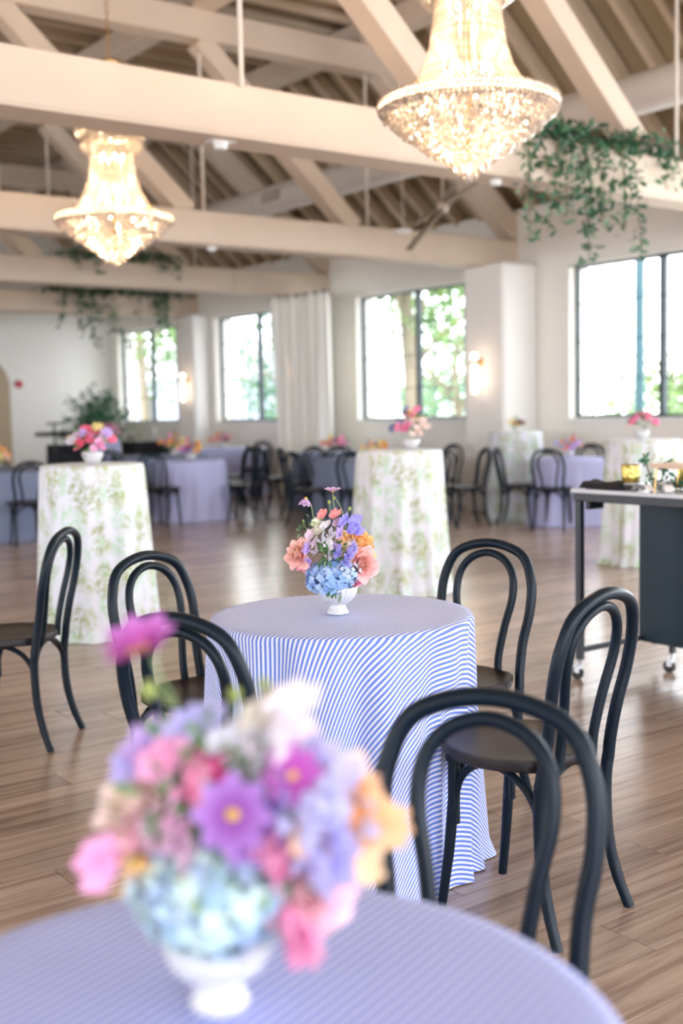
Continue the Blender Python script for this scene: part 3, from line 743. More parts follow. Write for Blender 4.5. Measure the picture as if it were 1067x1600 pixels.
def castor(x, y):
    b = MB(); b.tube([(0, 0, .07), (0, 0, .13)], .012, 10); b.box(-.014, .014, -.003, .03, .03, .075, .002); c_ = b.obj('castor', M['castor'], t, loc=(x, y, 0))
    b = MB(); b.tube([(-.012, .018, .031), (.012, .018, .031)], .031, 18); b.obj('castor_wheel', M['rubber'], c_)
castor(.012, -.012); castor(.46, -.22); castor(.46, -LB+.1)
b = MB()
for k in range(1): b.box(.448, .472, -.232, -.208, .10, .14)
b.obj('castor_stem', M['barframe'], t)
# folded black cloth on the bar end
v = []; f = []; nx, ny = 14, 18
for i in range(nx+1):
    for j in range(ny+1):
        s, q = i/nx, j/ny; x = .0+.19*s; y = -.26*q
        z = .017+.018*math.sin(PI*s)**.5*(1-.3*q)+.006*math.sin(9*q+3*s)+.004*math.sin(14*s)
        if j in (0, ny) or i in (0, nx): z = .003
        v.append((x, y, z))
for i in range(nx):
    for j in range(ny): a = i*(ny+1)+j; f.append((a, a+ny+1, a+ny+2, a+1))
o = put('folded_cloth', mesh_from('folded_cloth', v, f, M['black'], True), None, (4.275, 3.85, .945)); tag(o, 'black folded cloth lying on the left end of the rolling bar', 'cloth')
def votive(x, y, lab):
    t = thing('candle_holder', lab, 'candle holder', (x, y, .945), 0, 'gold candle holders')
    b = MB(); b.lathe([(.001, .001), (.036, .001), (.038, .01), (.040, .035), (.043, .115), (.040, .115), (.037, .04), (.001, .03)], 28); o = b.obj('glass_cup', M['pane'], t, True)
    b = MB(); b.lathe([(.034, .036), (.0405, .037), (.044, .075), (.046, .117), (.043, .121), (.041, .117), (.037, .05), (.034, .042)], 28, mod=lambda a, i: 1+.02*math.sin(a*7+i)); b.obj('gold_band', M['gold'], t, True)
    b = MB(); b.lathe([(.001, .03), (.03, .03), (.03, .05), (.001, .052)], 20); b.obj('candle', M['candle'], t, True)
votive(4.325, 3.57, 'mottled gold glass candle holder beside the black cloth on the bar'); votive(4.60, 3.46, 'mottled gold glass candle holder behind the small pink riser')
t = thing('riser', 'small pale pink shelf riser with brass legs on the bar', 'riser', (4.38, 3.23, .945))
b = MB(); b.box(-.09, .09, -.20, .20, .11, .132, .003); b.obj('shelf', M['woodrise'], t)
for x, y in ((-.08, .17), (.08, .17), (-.08, -.17), (.08, -.17)):
    b = MB(); b.tube([(x, y+.012*(1 if y > 0 else -1), 0.001), (x, y, .11)], .0045, 6); b.obj('leg', M['brass'], t)
b = MB(); b.lathe([(.001, .001), (.14, .001), (.15, .008), (.145, .012), (.001, .010)], 36); o = b.obj('serving_tray', M['woodrise'], None, True, (4.60, 3.30, .945)); tag(o, 'round pale wooden tray behind the riser on the bar', 'tray')
# crumpled white ribbon
b = MB(); rnd = random.Random(3)
for k in range(9):
    a = rnd.uniform(0, 2*PI); p0 = Vector((rnd.uniform(-.05, .05), rnd.uniform(-.08, .08), .008)); d = Vector((math.cos(a), math.sin(a), 0))*.05; up = Vector((0, 0, rnd.uniform(.012, .035)))
    sd = Vector((-d.y, d.x, 0)).normalized()*.018; pts = []
    for s in range(7): u = s/6; c = p0+d*(u*2-1)+up*math.sin(PI*u); pts += [tuple(c-sd), tuple(c+sd)]
    b.add(pts, [(2*s, 2*s+1, 2*s+3, 2*s+2) for s in range(6)])
o = b.obj('crumpled_ribbon', M['white'], None, True, (4.335, 3.41, .945)); tag(o, 'crumpled white ribbon beside the gold candle holder on the bar', 'ribbon'); o['kind'] = 'stuff'
b = MB(); b.lathe([(.001, .001), (.028, .002), (.03, .02), (.022, .03), (.028, .04), (.02, .05), (.001, .05)], 18); o = b.obj('cream_dish', M['candle'], None, True, (4.36, 3.12, .945)); tag(o, 'small cream dish under the pink riser', 'dish')

# ================================================================ FLOWERS
def petal(b, base, d, up, L, W, cup=.3, curl=.2, c0=(1, .6, .5), c1=(1, .7, .6), nu=5, nv=4, ruf=0., ph=0.):
    """one petal: base point, growing direction d, surface normal up"""
    d = Vector(d).normalized(); up = Vector(up); up = (up-d*up.dot(d)).normalized(); sd = d.cross(up); base = Vector(base)
    v = []; f = []; c = []
    for i in range(nu+1):
        u = i/nu; w_ = W*math.sin(PI*min(.97, (.10+.72*u)))**.8*(.55+.45*u if u < .7 else .865-.0*(u-.7))
        for j in range(nv+1):
            s = j/nv*2-1; lift = cup*W*s*s + curl*L*u*u + ruf*W*math.sin(s*7+ph+u*4)*u
            p = base+d*(L*u*(1-.24*s*s*u))+sd*(w_*s)+up*lift; v.append(tuple(p)); k = u**1.2
            c.append(tuple(c0[q]*(1-k)+c1[q]*k for q in range(3)))
    for i in range(nu):
        for j in range(nv): a = i*(nv+1)+j; f.append((a, a+1, a+nv+2, a+nv+1))
    b.add(v, f, c)
def frame(d):
    d = Vector(d).normalized(); a = Vector((0, 0, 1)) if abs(d.z) < .95 else Vector((1, 0, 0)); x = d.cross(a).normalized(); return x, d.cross(x), d
def emit(parts, name, parent, detail, label=None):
    """parts: list of MB petals. detail: each petal an object of its own"""
    if detail:
        c = MB(); core = parts[0]; o = core.obj(name, M['petal'], parent, True)
        for p in parts[1:]: p.obj('petal', M['petal'], o, True)
    else:
        c = MB()
        for p in parts: c.add(p.v, p.f, list(p.c))
        o = c.obj(name, M['petal'], parent, True); o['kind'] = 'stuff'
    return o
def ball(b, p, r, c, n=8, m=6, sz=1.):
    v = []; f = []
    for i in range(m+1):
        for k in range(n): a = 2*PI*k/n; q = PI*i/m; v.append((p[0]+r*math.sin(q)*math.cos(a), p[1]+r*math.sin(q)*math.sin(a), p[2]-r*sz*math.cos(q)))
    for i in range(m):
        for k in range(n): f.append((i*n+k, i*n+(k+1) % n, (i+1)*n+(k+1) % n, (i+1)*n+k))
    b.add(v, f, c)
def rose(parent, p, d, R, cin, cout, rnd, detail, n=24):
    x, y, z = frame(d); p = Vector(p); parts = []; core = MB(); ball(core, tuple(p-z*R*.25), R*.26, tuple(q*.9 for q in cin), 10, 7); parts.append(core)
    for k in range(n):
        u = k/(n-1); a = k*2.4+rnd.uniform(-.2, .2); rad = x*math.cos(a)+y*math.sin(a); op = .03+u**1.7*1.25
        dd = z*math.cos(op)+rad*math.sin(op); nn = -rad*math.cos(op)+z*math.sin(op)
        L = R*(.92+.22*u); m = MB()
        cc = tuple(cin[q]*(1-u)+cout[q]*u for q in range(3)); ce = tuple(min(1, q*1.08+.02) for q in cc)
        petal(m, p-z*R*.62+rad*R*(.04+.26*u**.8), dd, nn, L, R*(.32+.42*u), .80-.6*u, -.02-.30*u*u, cc, ce, ruf=.03, ph=k); parts.append(m)
    return emit(parts, 'rose', parent, detail)
def hydrangea(parent, p, R, cols, rnd, nfl=70, flat=.8):
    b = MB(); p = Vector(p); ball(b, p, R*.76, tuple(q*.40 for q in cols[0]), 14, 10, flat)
    nfl = int(nfl*2.1)
    for k in range(nfl):
        z = 1-2*(k+.5)/nfl; a = k*2.39996+rnd.uniform(-.15, .15); r = math.sqrt(1-z*z); nrm = Vector((r*math.cos(a), r*math.sin(a), z)); rr = R*rnd.uniform(.80, 1.06)
        c = p+Vector((nrm.x*rr, nrm.y*rr, nrm.z*rr*flat)); x, y, zz = frame(nrm+Vector((rnd.uniform(-.3, .3), rnd.uniform(-.3, .3), rnd.uniform(-.3, .3)))); cc = rnd.choice(cols); r0 = rnd.uniform(0, PI)
        s = R*rnd.uniform(.16, .22)
        for q in range(4):
            an = r0+q*PI/2; rad = x*math.cos(an)+y*math.sin(an); petal(b, c, rad+zz*.18, zz, s, s*.52, .12, -.1, tuple(min(1, w_*1.12) for w_ in cc), cc, 3, 2)
        ball(b, c+zz*.002, s*.12, (.75, .85, .75), 5, 4)
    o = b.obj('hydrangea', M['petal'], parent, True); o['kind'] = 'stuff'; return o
def sweetpea(parent, p, d, S, col, rnd, detail, col2=None):
    x, y, z = frame(Vector(d)+Vector((0, 0, .3))); S = S*1.12; parts = []; p = Vector(p); col2 = col2 or tuple(min(1, c*1.15) for c in col)
    m = MB(); petal(m, p, z*.7+x*.5, x, S*.55, S*.22, .5, .2, col2, col, 4, 3); parts.append(m)
    for a in (-.55, .55, 0):
        m = MB(); petal(m, p, z+y*a+x*rnd.uniform(-.2, .2), x, S, S*.46, .15, -.25, col2, col, 6, 6, .16, rnd.uniform(0, 6)); parts.append(m)
    m = MB(); petal(m, p, z*.4-x*.6, z, S*.6, S*.3, .2, .2, col2, col, 4, 3, .1, 1); parts.append(m)
    return emit(parts, 'sweet_pea', parent, detail)
def cosmos(parent, p, d, S, cin, cout, rnd, detail, n=8, cup=.2, cen=(.95, .62, .08)):
    x, y, z = frame(d); parts = []; p = Vector(p); m = MB(); ball(m, p+z*S*.03, S*.17, cen, 10, 6, .8); parts.append(m)
    for k in range(n):
        a = 2*PI*k/n+rnd.uniform(-.08, .08); rad = x*math.cos(a)+y*math.sin(a); m = MB()
        petal(m, p+rad*S*.06, rad+z*cup, z, S*.94, S*.40, .12, .05, cin, cout, 4, 3, .03, k); parts.append(m)
    return emit(parts, 'cosmos', parent, detail)
def stem(parent, pts, r=.0013, col=(.25, .38, .14), name='stem'):
    b = MB(); b.tube(arch(pts, 5), r, 6, c=None); b.c = [col]*len(b.v); return b.obj(name, M['leaf'], parent, True)
def foliage(parent, p, R, n, rnd, col=((.10, .25, .09), (.22, .38, .15)), size=.03, name='foliage', thin=.22):
    b = MB(); p = Vector(p)
    for k in range(n):
        d = Vector((rnd.gauss(0, 1), rnd.gauss(0, 1), rnd.gauss(0, .8))).normalized(); q = p+d*R*rnd.uniform(.2, 1); c = rnd.choice(col); s = size*rnd.uniform(.6, 1.3)
        petal(b, q, d+Vector((0, 0, rnd.uniform(-.5, .5))), Vector((rnd.gauss(0, 1), rnd.gauss(0, 1), 1)), s, s*thin, .1, rnd.uniform(-.3, .3), c, c, 2, 1)
    o = b.obj(name, M['leaf'], parent); o['kind'] = 'stuff'; return o
def vase(parent, s=1.0):
    fl = lambda a, i: 1+(.035*math.cos(a*26) if 4 <= i <= 9 else (.0 if i > 9 or i < 2 else .02*math.cos(a*26)))
    b = MB(); pr = [(.001, .0), (.031, .0), (.032, .003), (.027, .012), (.0215, .024), (.023, .028), (.036, .034), (.048, .045), (.055, .060), (.0575, .074), (.0575, .079), (.0535, .079), (.05, .065), (.03, .04), (.001, .035)]
    b.lathe([(r*s, z*s) for r, z in pr], 156, mod=fl); return b.obj('footed_vase', M['vase'], parent, True)
BL, BL2, BL3 = (.28, .46, .80), (.42, .60, .88), (.55, .68, .90)
LAV, LIL, WHT, CRM, PNK, HOT, COR, ORG, PCH, MAG, YEL = (.42, .38, .82), (.66, .50, .86), (.68, .66, .72), (.74, .68, .56), (.95, .42, .62), (.90, .12, .38), (.92, .36, .34), (.95, .48, .14), (.96, .60, .46), (.55, .08, .52), (.95, .78, .35)
def near_arrangement(cx, cy, z0, sc_, uv0, spec, label, rnd, fg):
    """spec positions are metres: (right, up, toward the viewer) from the vase foot"""
    t = thing('flower_arrangement', label, 'flowers', (cx, cy, z0), 0, 'arrangements on the striped tables'); vase(t, sc_)
    Xb = CR.x*cx+CR.y*cy; Db = CF.x*cx+CF.y*cy; HB_ = EYE-z0
    def P(r, u, d):
        k = (Db-d)/Db; return tuple(CR*((Xb+r)*k-Xb) - CF*d + Vector((0, 0, HB_-(HB_-u)*k)))
    FW = lambda r, u, d: CR*r - CF*d + Vector((0, 0, u))
    for s in spec:
        k = s[0]; p = P(*s[1])
        if k == 'hyd': hydrangea(t, p, s[2], s[3], rnd, s[4], s[5])
        if k == 'rose': rose(t, p, FW(*s[2]), s[3], s[4], s[5], rnd, True)
        if k == 'pea': sweetpea(t, p, FW(*s[2]), s[3], s[4], rnd, True)
        if k == 'cos': cosmos(t, p, FW(*s[2]), s[3], s[4], s[5], rnd, True, s[6] if len(s) > 6 else 8, s[7] if len(s) > 7 else .2)
        if k == 'stem': stem(t, [P(*q) for q in s[1:]] if isinstance(s[2], tuple) else [], .0014) 
        if k == 'leaf': foliage(t, p, s[2], s[3], rnd, size=s[4])
        if k == 'bud':
            b = MB(); ball(b, p, s[2], (.35, .42, .12), 8, 6, 1.3); b.obj('bud', M['leaf'], t, True)
    return t
# middle table arrangement; px -> m 0.00182 from (530, 962)
def q1(u, v, d=0.): return ((u-530)*.00184, (958-v)*.00186, d)
S = [('hyd', q1(520, 902, .01), .072, (BL, BL2, BL3, (.35, .52, .86)), 95, .72), ('hyd', q1(543, 893, .03), .048, (BL2, BL3, (.62, .72, .92)), 50, .8),
     ('rose', q1(466, 862, .02), (-.5, .35, .6), .040, PCH, (.97, .56, .52)), ('rose', q1(473, 880, .0), (-.5, -.3, .5), .030, (.95, .42, .48), (.95, .34, .46)),
     ('rose', q1(569, 845, .0), (.5, .6, .5), .048, (.95, .50, .16), (.96, .58, .26)), ('rose', q1(550, 850, .02), (-.3, .7, .3), .030, (.92, .80, .62), (.95, .85, .72)),
     ('rose', q1(572, 882, .04), (.45, .1, .9), .046, (.96, .56, .46), (.96, .50, .50)), ('rose', q1(566, 908, .0), (.5, -.6, .4), .026, (.95, .32, .46), (.95, .30, .48)),
     ('pea', q1(543, 822, .02), (-.3, 1, .2), .034, LAV), ('pea', q1(556, 822, .01), (.4, 1, .1), .036, LAV), ('pea', q1(537, 838, .03), (-.4, .6, .5), .032, LIL), ('pea', q1(550, 832, .03), (.3, .6, .5), .030, LAV),
     ('pea', q1(535, 868, .05), (-.5, .5, .6), .034, LAV), ('pea', q1(548, 868, .06), (.3, .5, .8), .034, (.50, .44, .86)), ('pea', q1(543, 878, .06), (.1, -.2, .8), .028, LAV),
     ('pea', q1(485, 862, .05), (-.3, .6, .6), .034, LIL), ('pea', q1(487, 872, .05), (-.2, -.5, .6), .028, LIL),
     ('pea', q1(492, 840, .02), (-.5, .6, .3), .030, (.94, .72, .82)), ('pea', q1(503, 834, .02), (-.2, .9, .3), .030, CRM), ('pea', q1(511, 826, .02), (.2, 1, .2), .028, (.92, .86, .86)),
     ('pea', q1(508, 846, .05), (0, .6, .6), .032, WHT), ('pea', q1(515, 852, .05), (.3, .1, .8), .030, (.94, .86, .90)), ('pea', q1(500, 822, .0), (-.3, 1, .1), .026, (.84, .88, .66)),
     ('pea', q1(497, 850, .04), (-.4, .3, .6), .028, (.94, .74, .80)), ('pea', q1(520, 838, .04), (.2, .6, .5), .026, WHT),
     ('pea', q1(509, 810, .0), (-.2, 1, .3), .028, COR), ('pea', q1(527, 810, .0), (.2, 1, .3), .030, COR), ('pea', q1(531, 842, .02), (.3, .4, .4), .024, (.93, .55, .42)),
     ('cos', q1(484, 777, 0), (-.15, -.9, .3), .030, (.72, .46, .74), (.74, .52, .80), 7, 1.0), ('cos', q1(526, 768, 0), (.0, .95, .1), .028, (.74, .42, .72), (.80, .58, .84), 8, .35),
     ('stem', q1(503, 850, 0), q1(496, 815, 0), q1(492, 790, 0), q1(485, 776, 0)), ('stem', q1(530, 850, 0), q1(528, 800, 0), q1(526, 771, 0)),
     ('stem', q1(545, 830, 0), q1(540, 798, 0), q1(530, 778, 0)), ('stem', q1(520, 820, 0), q1(521, 790, 0), q1(520, 784, 0)), ('stem', q1(545, 815, 0), q1(549, 800, 0), q1(552, 796, 0)),
     ('stem', q1(500, 840, 0), q1(482, 822, 0), q1(478, 812, 0)), ('bud', q1(520, 784), .005), ('bud', q1(552, 795), .005), ('bud', q1(528, 778), .004), ('bud', q1(479, 812), .003),
     ('pea', q1(527, 858, .05), (.0, .3, .8), .026, LIL), ('pea', q1(497, 862, .04), (-.2, .2, .8), .026, (.92, .80, .86)), ('pea', q1(560, 835, .02), (.5, .8, .3), .030, LAV), ('pea', q1(530, 822, .01), (.0, 1, .2), .026, (.90, .70, .78)), ('pea', q1(517, 868, .06), (.0, .0, .9), .024, WHT), ('pea', q1(555, 858, .05), (.3, .3, .8), .028, (.56, .50, .86)), ('leaf', q1(515, 866, .05), .035, 90, .020), ('leaf', q1(525, 850, -.01), .055, 150, .022), ('leaf', q1(498, 815, 0), .03, 30, .014), ('leaf', q1(555, 865, -.02), .03, 20, .03), ('leaf', q1(532, 915, .05), .018, 14, .035), ('leaf', q1(483, 825, 0), .025, 18, .014)]
near_arrangement(1.962, 2.688, .762, 1.0, None, S, 'mixed pastel flowers in a white footed vase on the middle striped table', random.Random(5), False)
# foreground arrangement; px -> m .000585 from (345, 1593)
def q2(u, v, d=0.): return ((u-343)*.000612, (1568-v)*.00065, d)
HB = ((.42, .62, .78), (.55, .74, .82), (.62, .80, .78), (.70, .85, .76), (.48, .62, .84))
S = [('hyd', q2(345, 1395, .015), .074, HB, 100, .78), ('hyd', q2(275, 1385, .03), .045, HB, 50, .9), ('hyd', q2(405, 1400, .02), .045, HB, 50, .9),
     ('rose', q2(205, 1250, .01), (-.5, .5, .6), .042, (.97, .74, .62), (.97, .80, .76)), ('rose', q2(200, 1315, .02), (-.7, -.1, .5), .036, (.96, .70, .66), (.96, .50, .70)), ('pea', q2(192, 1338, .03), (-1, -.2, .3), .042, (.96, .45, .70)),
     ('cos', q2(222, 1340, .04), (-.2, -.3, .8), .022, (.95, .55, .15), (.95, .62, .40), 6, .6),
     ('pea', q2(265, 1215, .02), (-.2, 1, .2), .042, (.95, .45, .66)), ('pea', q2(300, 1240, .03), (.2, .6, .6), .040, PNK), ('pea', q2(322, 1245, .03), (.3, .8, .3), .038, HOT), ('pea', q2(285, 1290, .04), (-.2, .2, .8), .040, (.95, .62, .80)),
     ('pea', q2(345, 1210, .0), (.2, .9, .2), .030, HOT), ('pea', q2(255, 1290, .03), (-.4, 0, .8), .036, (.95, .74, .86)), ('pea', q2(290, 1320, .05), (0, -.2, .8), .036, (.95, .66, .84)),
     ('pea', q2(300, 1165, .0), (.2, 1, .1), .046, (.60, .56, .88)), ('pea', q2(262, 1180, .0), (-.7, .6, .2), .040, LIL), ('pea', q2(235, 1198, .0), (-1, .1, .2), .032, (.55, .50, .86)), ('pea', q2(320, 1140, .0), (.3, 1, .2), .034, (.66, .62, .90)),
     ('cos', q2(238, 1015, 0), (-.15, .75, .35), .042, (.60, .10, .48), (.58, .22, .62), 7, .45), ('cos', q2(222, 1020, .01), (-.5, .8, .3), .028, (.70, .12, .56), (.74, .20, .62), 5, .3),
     ('stem', q2(310, 1220), q2(290, 1110), q2(265, 1060), q2(252, 1025)), ('stem', q2(330, 1200), q2(300, 1130), q2(262, 1082), q2(246, 1078)), ('stem', q2(370, 1200), q2(378, 1130), q2(382, 1090)), ('stem', q2(400, 1200), q2(420, 1120), q2(428, 1075)),
     ('bud', q2(245, 1078), .008), ('bud', q2(382, 1088), .007), ('bud', q2(428, 1073), .006), ('bud', q2(508, 1180), .006), ('stem', q2(450, 1260), q2(495, 1215), q2(508, 1182)),
     ('pea', q2(455, 1130, 0), (.3, 1, .1), .046, (.93, .84, .84)), ('pea', q2(425, 1145, 0), (-.3, 1, .1), .040, CRM), ('pea', q2(435, 1185, .02), (0, .8, .4), .050, (.90, .84, .90)), ('pea', q2(380, 1195, .0), (-.1, 1, .2), .046, (.86, .84, .92)), ('pea', q2(410, 1215, .02), (0, .7, .5), .040, WHT), ('pea', q2(465, 1165, .0), (.5, .6, .3), .032, (.95, .78, .84)),
     ('cos', q2(470, 1213, .05), (.15, .3, .95), .031, (.45, .05, .38), (.50, .14, .50), 8, .1), ('cos', q2(373, 1272, .075), (-.05, .35, .95), .040, (.30, .06, .38), (.46, .26, .68), 8, .1), ('cos', q2(400, 1300, .05), (.3, .0, .9), .038, (.36, .12, .52), (.44, .26, .66), 7, .2),
     ('pea', q2(440, 1260, .03), (.0, .7, .6), .044, (.50, .46, .84)), ('pea', q2(505, 1240, .02), (.5, .9, .3), .050, (.58, .56, .88)), ('pea', q2(480, 1290, .05), (.2, .3, .8), .052, (.66, .66, .93)), ('pea', q2(505, 1325, .04), (.5, -.1, .7), .052, (.48, .46, .84)), ('pea', q2(525, 1300, .02), (.6, .2, .4), .046, (.62, .62, .92)), ('pea', q2(490, 1345, .04), (.2, -.6, .6), .042, (.60, .60, .92)), ('pea', q2(505, 1268, .04), (.3, .5, .7), .046, (.70, .70, .94)),
     ('rose', q2(566, 1275, .03), (.6, .25, .6), .050, (.95, .54, .28), (.96, .64, .42)), ('pea', q2(550, 1262, 0), (.4, 1, .2), .040, (.96, .58, .36)), ('pea', q2(595, 1295, 0), (1, -.4, .3), .036, (.95, .58, .32)), ('pea', q2(560, 1365, .01), (.9, .1, .4), .030, (.95, .68, .42)),
     ('rose', q2(492, 1395, .04), (.45, .1, .9), .048, (.96, .60, .62), (.95, .58, .72)), ('pea', q2(465, 1420, .05), (-.1, -1, .4), .050, (.95, .38, .60)), ('pea', q2(478, 1440, .05), (.2, -1, .4), .040, (.96, .48, .68)), ('pea', q2(455, 1370, .05), (-.4, .5, .6), .036, PNK), ('rose', q2(512, 1375, .02), (.7, .4, .5), .036, (.96, .66, .66), (.96, .74, .78)),
     ('pea', q2(420, 1335, .06), (.2, .2, .9), .026, PNK), ('leaf', q2(315, 1180, 0), .03, 40, .03), ('leaf', q2(385, 1215, 0), .03, 30, .03), ('leaf', q2(350, 1260, 0), .09, 200, .03), ('leaf', q2(345, 1385, .06), .04, 25, .02), ('leaf', q2(450, 1340, .03), .05, 40, .03)]
near_arrangement(.554, .972, .762, .94, None, S, 'blurred pastel bouquet in a white footed vase on the foreground table', random.Random(9), True)
def far_arrangement(x, y, z0, label, pal, rnd, W=.17, H=.16, n=16, vs=.9, hydr=True):
    t = thing('flower_arrangement', label, 'flowers', (x, y, z0), 0, 'arrangements on the back tables')
    b = MB(); b.lathe([(r*vs, z*vs) for r, z in [(.001, .001), (.04, .001), (.055, .02), (.07, .05), (.072, .08), (.066, .08), (.05, .03), (.001, .02)]], 24); b.obj('vase', M['vase'], t, True)
    for k in range(n):
        a = 2.4*k+rnd.uniform(-.3, .3); r = W*math.sqrt((k+.5)/n)*.85; z = .08*vs+H*(1-(r/W)**2)*rnd.uniform(.4, 1.)+.02; p = (r*math.cos(a), r*math.sin(a), z); col = pal[k % len(pal)]; d = (p[0]*4, p[1]*4, .35)
        if k % 3 == 0: rose(t, p, d, .045, col, tuple(min(1, c*1.1) for c in col), rnd, False, 9)
        else: sweetpea(t, p, d, .055, col, rnd, False)
    foliage(t, (0, 0, .08+H*.45), W*.8, 50, rnd, size=.05)
def fy(x, y): return x, y
R_ = random.Random(17)
far_arrangement(3.0, 6.62, 1.055, 'bouquet with a coral rose on the left cocktail table', [(.92, .16, .26), (.95, .22, .34), YEL, (.92, .45, .68), LIL, WHT], R_, .14, .13, 18)
far_arrangement(5.52, 6.60, 1.055, 'pink and blush bouquet on the middle cocktail table', [(.93, .72, .66), PNK, (.92, .30, .50), ORG, (.28, .30, .50)], R_, .15, .22, 18)
far_arrangement(7.92, 6.42, 1.055, 'pink bouquet on the cocktail table behind the rolling bar', [(.90, .25, .38), (.92, .30, .50), COR], R_, .13, .17, 12)
far_arrangement(10.02, 10.02, 1.055, 'small yellow posy on the cocktail table at the pier', [ORG, YEL, (.35, .20, .18)], R_, .10, .07, 6, .5)
far_arrangement(T['S1'][0], T['S1'][1], .762, 'orange and lilac bouquet on the lilac table by the bar', [LIL, ORG, COR, PCH, (.60, .60, .88)], R_, .15, .15, 16)
far_arrangement(T['S2'][0], T['S2'][1], .762, 'orange and purple bouquet on the pale lilac table', [ORG, COR, (.50, .15, .45), YEL, PNK], R_, .16, .15, 16)
far_arrangement(T['A'][0]-.1, T['A'][1], .762, 'peach bouquet on the table at the left edge', [(.92, .50, .36), ORG, PCH, YEL], R_, .22, .17, 20)
far_arrangement(8.45, 10.75, .762, 'orange bouquet seen beside the middle cocktail table', [ORG, COR, YEL, LAV, PCH], R_, .18, .15, 18)
far_arrangement(T['C'][0]-.45, T['C'][1]-.35, .762, 'pink and yellow bouquet in front of the ivory curtain', [PNK, YEL, (.88, .30, .40), (.3, .25, .45), ORG], R_, .20, .15, 18)
far_arrangement(T['D'][0]+.1, T['D'][1]-.4, .762, 'yellow and pink bouquet behind the pale lilac table', [YEL, PNK, ORG, (.45, .08, .18), COR], R_, .24, .2, 22)
far_arrangement(T['E'][0]-.1, T['E'][1]-.2, .762, 'coral bouquet on the farthest table by the wall', [COR, ORG, PNK, (.40, .10, .20)], R_, .22, .17, 18)
far_arrangement(8.2, 17.56, .95, 'tall pink bouquet far behind the left cocktail table', [COR, PNK, (.9, .5, .6), MAG], R_, .30, .2, 22)
# pedestal for it
t = thing('draped_pedestal', 'pale draped pedestal under the tall pink bouquet at the back', 'pedestal', (8.2, 17.56, 0))
v, f, uv = drape_mesh(.22, .945, .05, 7, 5, .02, 96, 10); put('drape', mesh_from('drape', v, f, M['lilac'], True), t)

# ================================================================ GARLANDS
def leaf_strand(b, st, pts, rnd, dens, size, cols):
    P = arch(pts, 8); b_pts = [tuple(p) for p in P]
    st.tube(b_pts, .004, 5); L = 0
    for i in range(len(P)-1):
        seg = P[i+1]-P[i]; k = max(1, int(seg.length*dens))
        for q in range(k):
            p = P[i]+seg*rnd.random()+Vector((rnd.gauss(0, 1), rnd.gauss(0, 1), rnd.gauss(0, 1)))*size*.35; d = Vector((rnd.gauss(0, 1), rnd.gauss(0, 1), rnd.gauss(-.3, .7))).normalized(); c = rnd.choice(cols); s = size*rnd.uniform(.6, 1.25)
            petal(b, p, d, Vector((rnd.gauss(0, 1), rnd.gauss(0, 1), rnd.gauss(0, 1))), s, s*.24, .1, rnd.uniform(-.4, .2), c, tuple(w_*1.2 for w_ in c), 2, 1)
GR = ((.035, .11, .06), (.055, .15, .08), (.09, .20, .10), (.16, .27, .16), (.03, .08, .05))
def garland(label, x0, x1, y, ztop, strands, rnd, size=.095):
    t = thing('leaf_garland', label, 'garland', (0, y, 0), 0, 'olive leaf garlands'); b = MB(); st = MB()
    n = 14
    for k in range(n):
        x = x0+(x1-x0)*k/(n-1); leaf_strand(b, st, [(x-.25, .05, ztop+.02), (x, -.05, ztop+.07+rnd.uniform(0, .06)), (x+.25, -.02, ztop+.03)], rnd, 62, size, GR[:3]+GR[4:])
    b.obj('leaf_mass', M['leaf'], t, kind='stuff')
    for (x, dx, dz, den) in strands:
        q = MB(); leaf_strand(q, st, [(x, .02, ztop+.02), (x+dx*.2, -.08, ztop-.02), (x+dx*.5, -.11, ztop-dz*.45), (x+dx, -.10, ztop-dz)], rnd, den, size, GR)
        q.obj('hanging_vine', M['leaf'], t, kind='stuff')
    st.c = [(.16, .12, .07)]*len(st.v); st.obj('vine_stems', M['leaf'], t, kind='stuff')
rg = random.Random(4)
garland('olive leaf garland spilling over the nearest roof beam at right', 6.65, 8.35, 6.57, 3.47,
        [(6.62, .02, .86, 70), (6.68, -.1, .55, 45), (7.05, .0, .62, 100), (7.15, -.12, .45, 90), (7.22, .08, .72, 95), (7.3, .02, .98, 90), (7.4, .1, .66, 90), (7.0, -.15, .75, 60), (7.75, .0, .7, 80), (7.85, .12, .88, 80), (7.7, .05, .45, 60), (8.3, -.02, .3, 45), (8.42, .1, .28, 35), (7.5, .0, .5, 70), (6.75, .1, .3, 60)], rg)
garland('olive leaf garland lying along the farthest roof beam at left', 7.9, 10.3, 19.05, 3.47,
        [(8.2, -.1, .55, 60), (8.45, .05, .75, 70), (8.5, .3, 1.0, 60), (8.85, .35, .8, 60), (8.95, .45, 1.05, 40), (8.7, .1, .5, 80), (9.9, .1, .55, 90), (10.05, .12, .75, 90), (10.1, .05, .5, 80), (9.6, 0, .5, 30)], rg, .11)
garland('small leafy sprigs lying on the third roof beam behind the left chandelier', 6.55, 8.0, 14.9, 3.47, [(6.6, .05, .16, 90), (6.85, .05, .22, 80), (7.9, .0, .16, 80), (8.1, .05, .2, 80)], rg, .085)
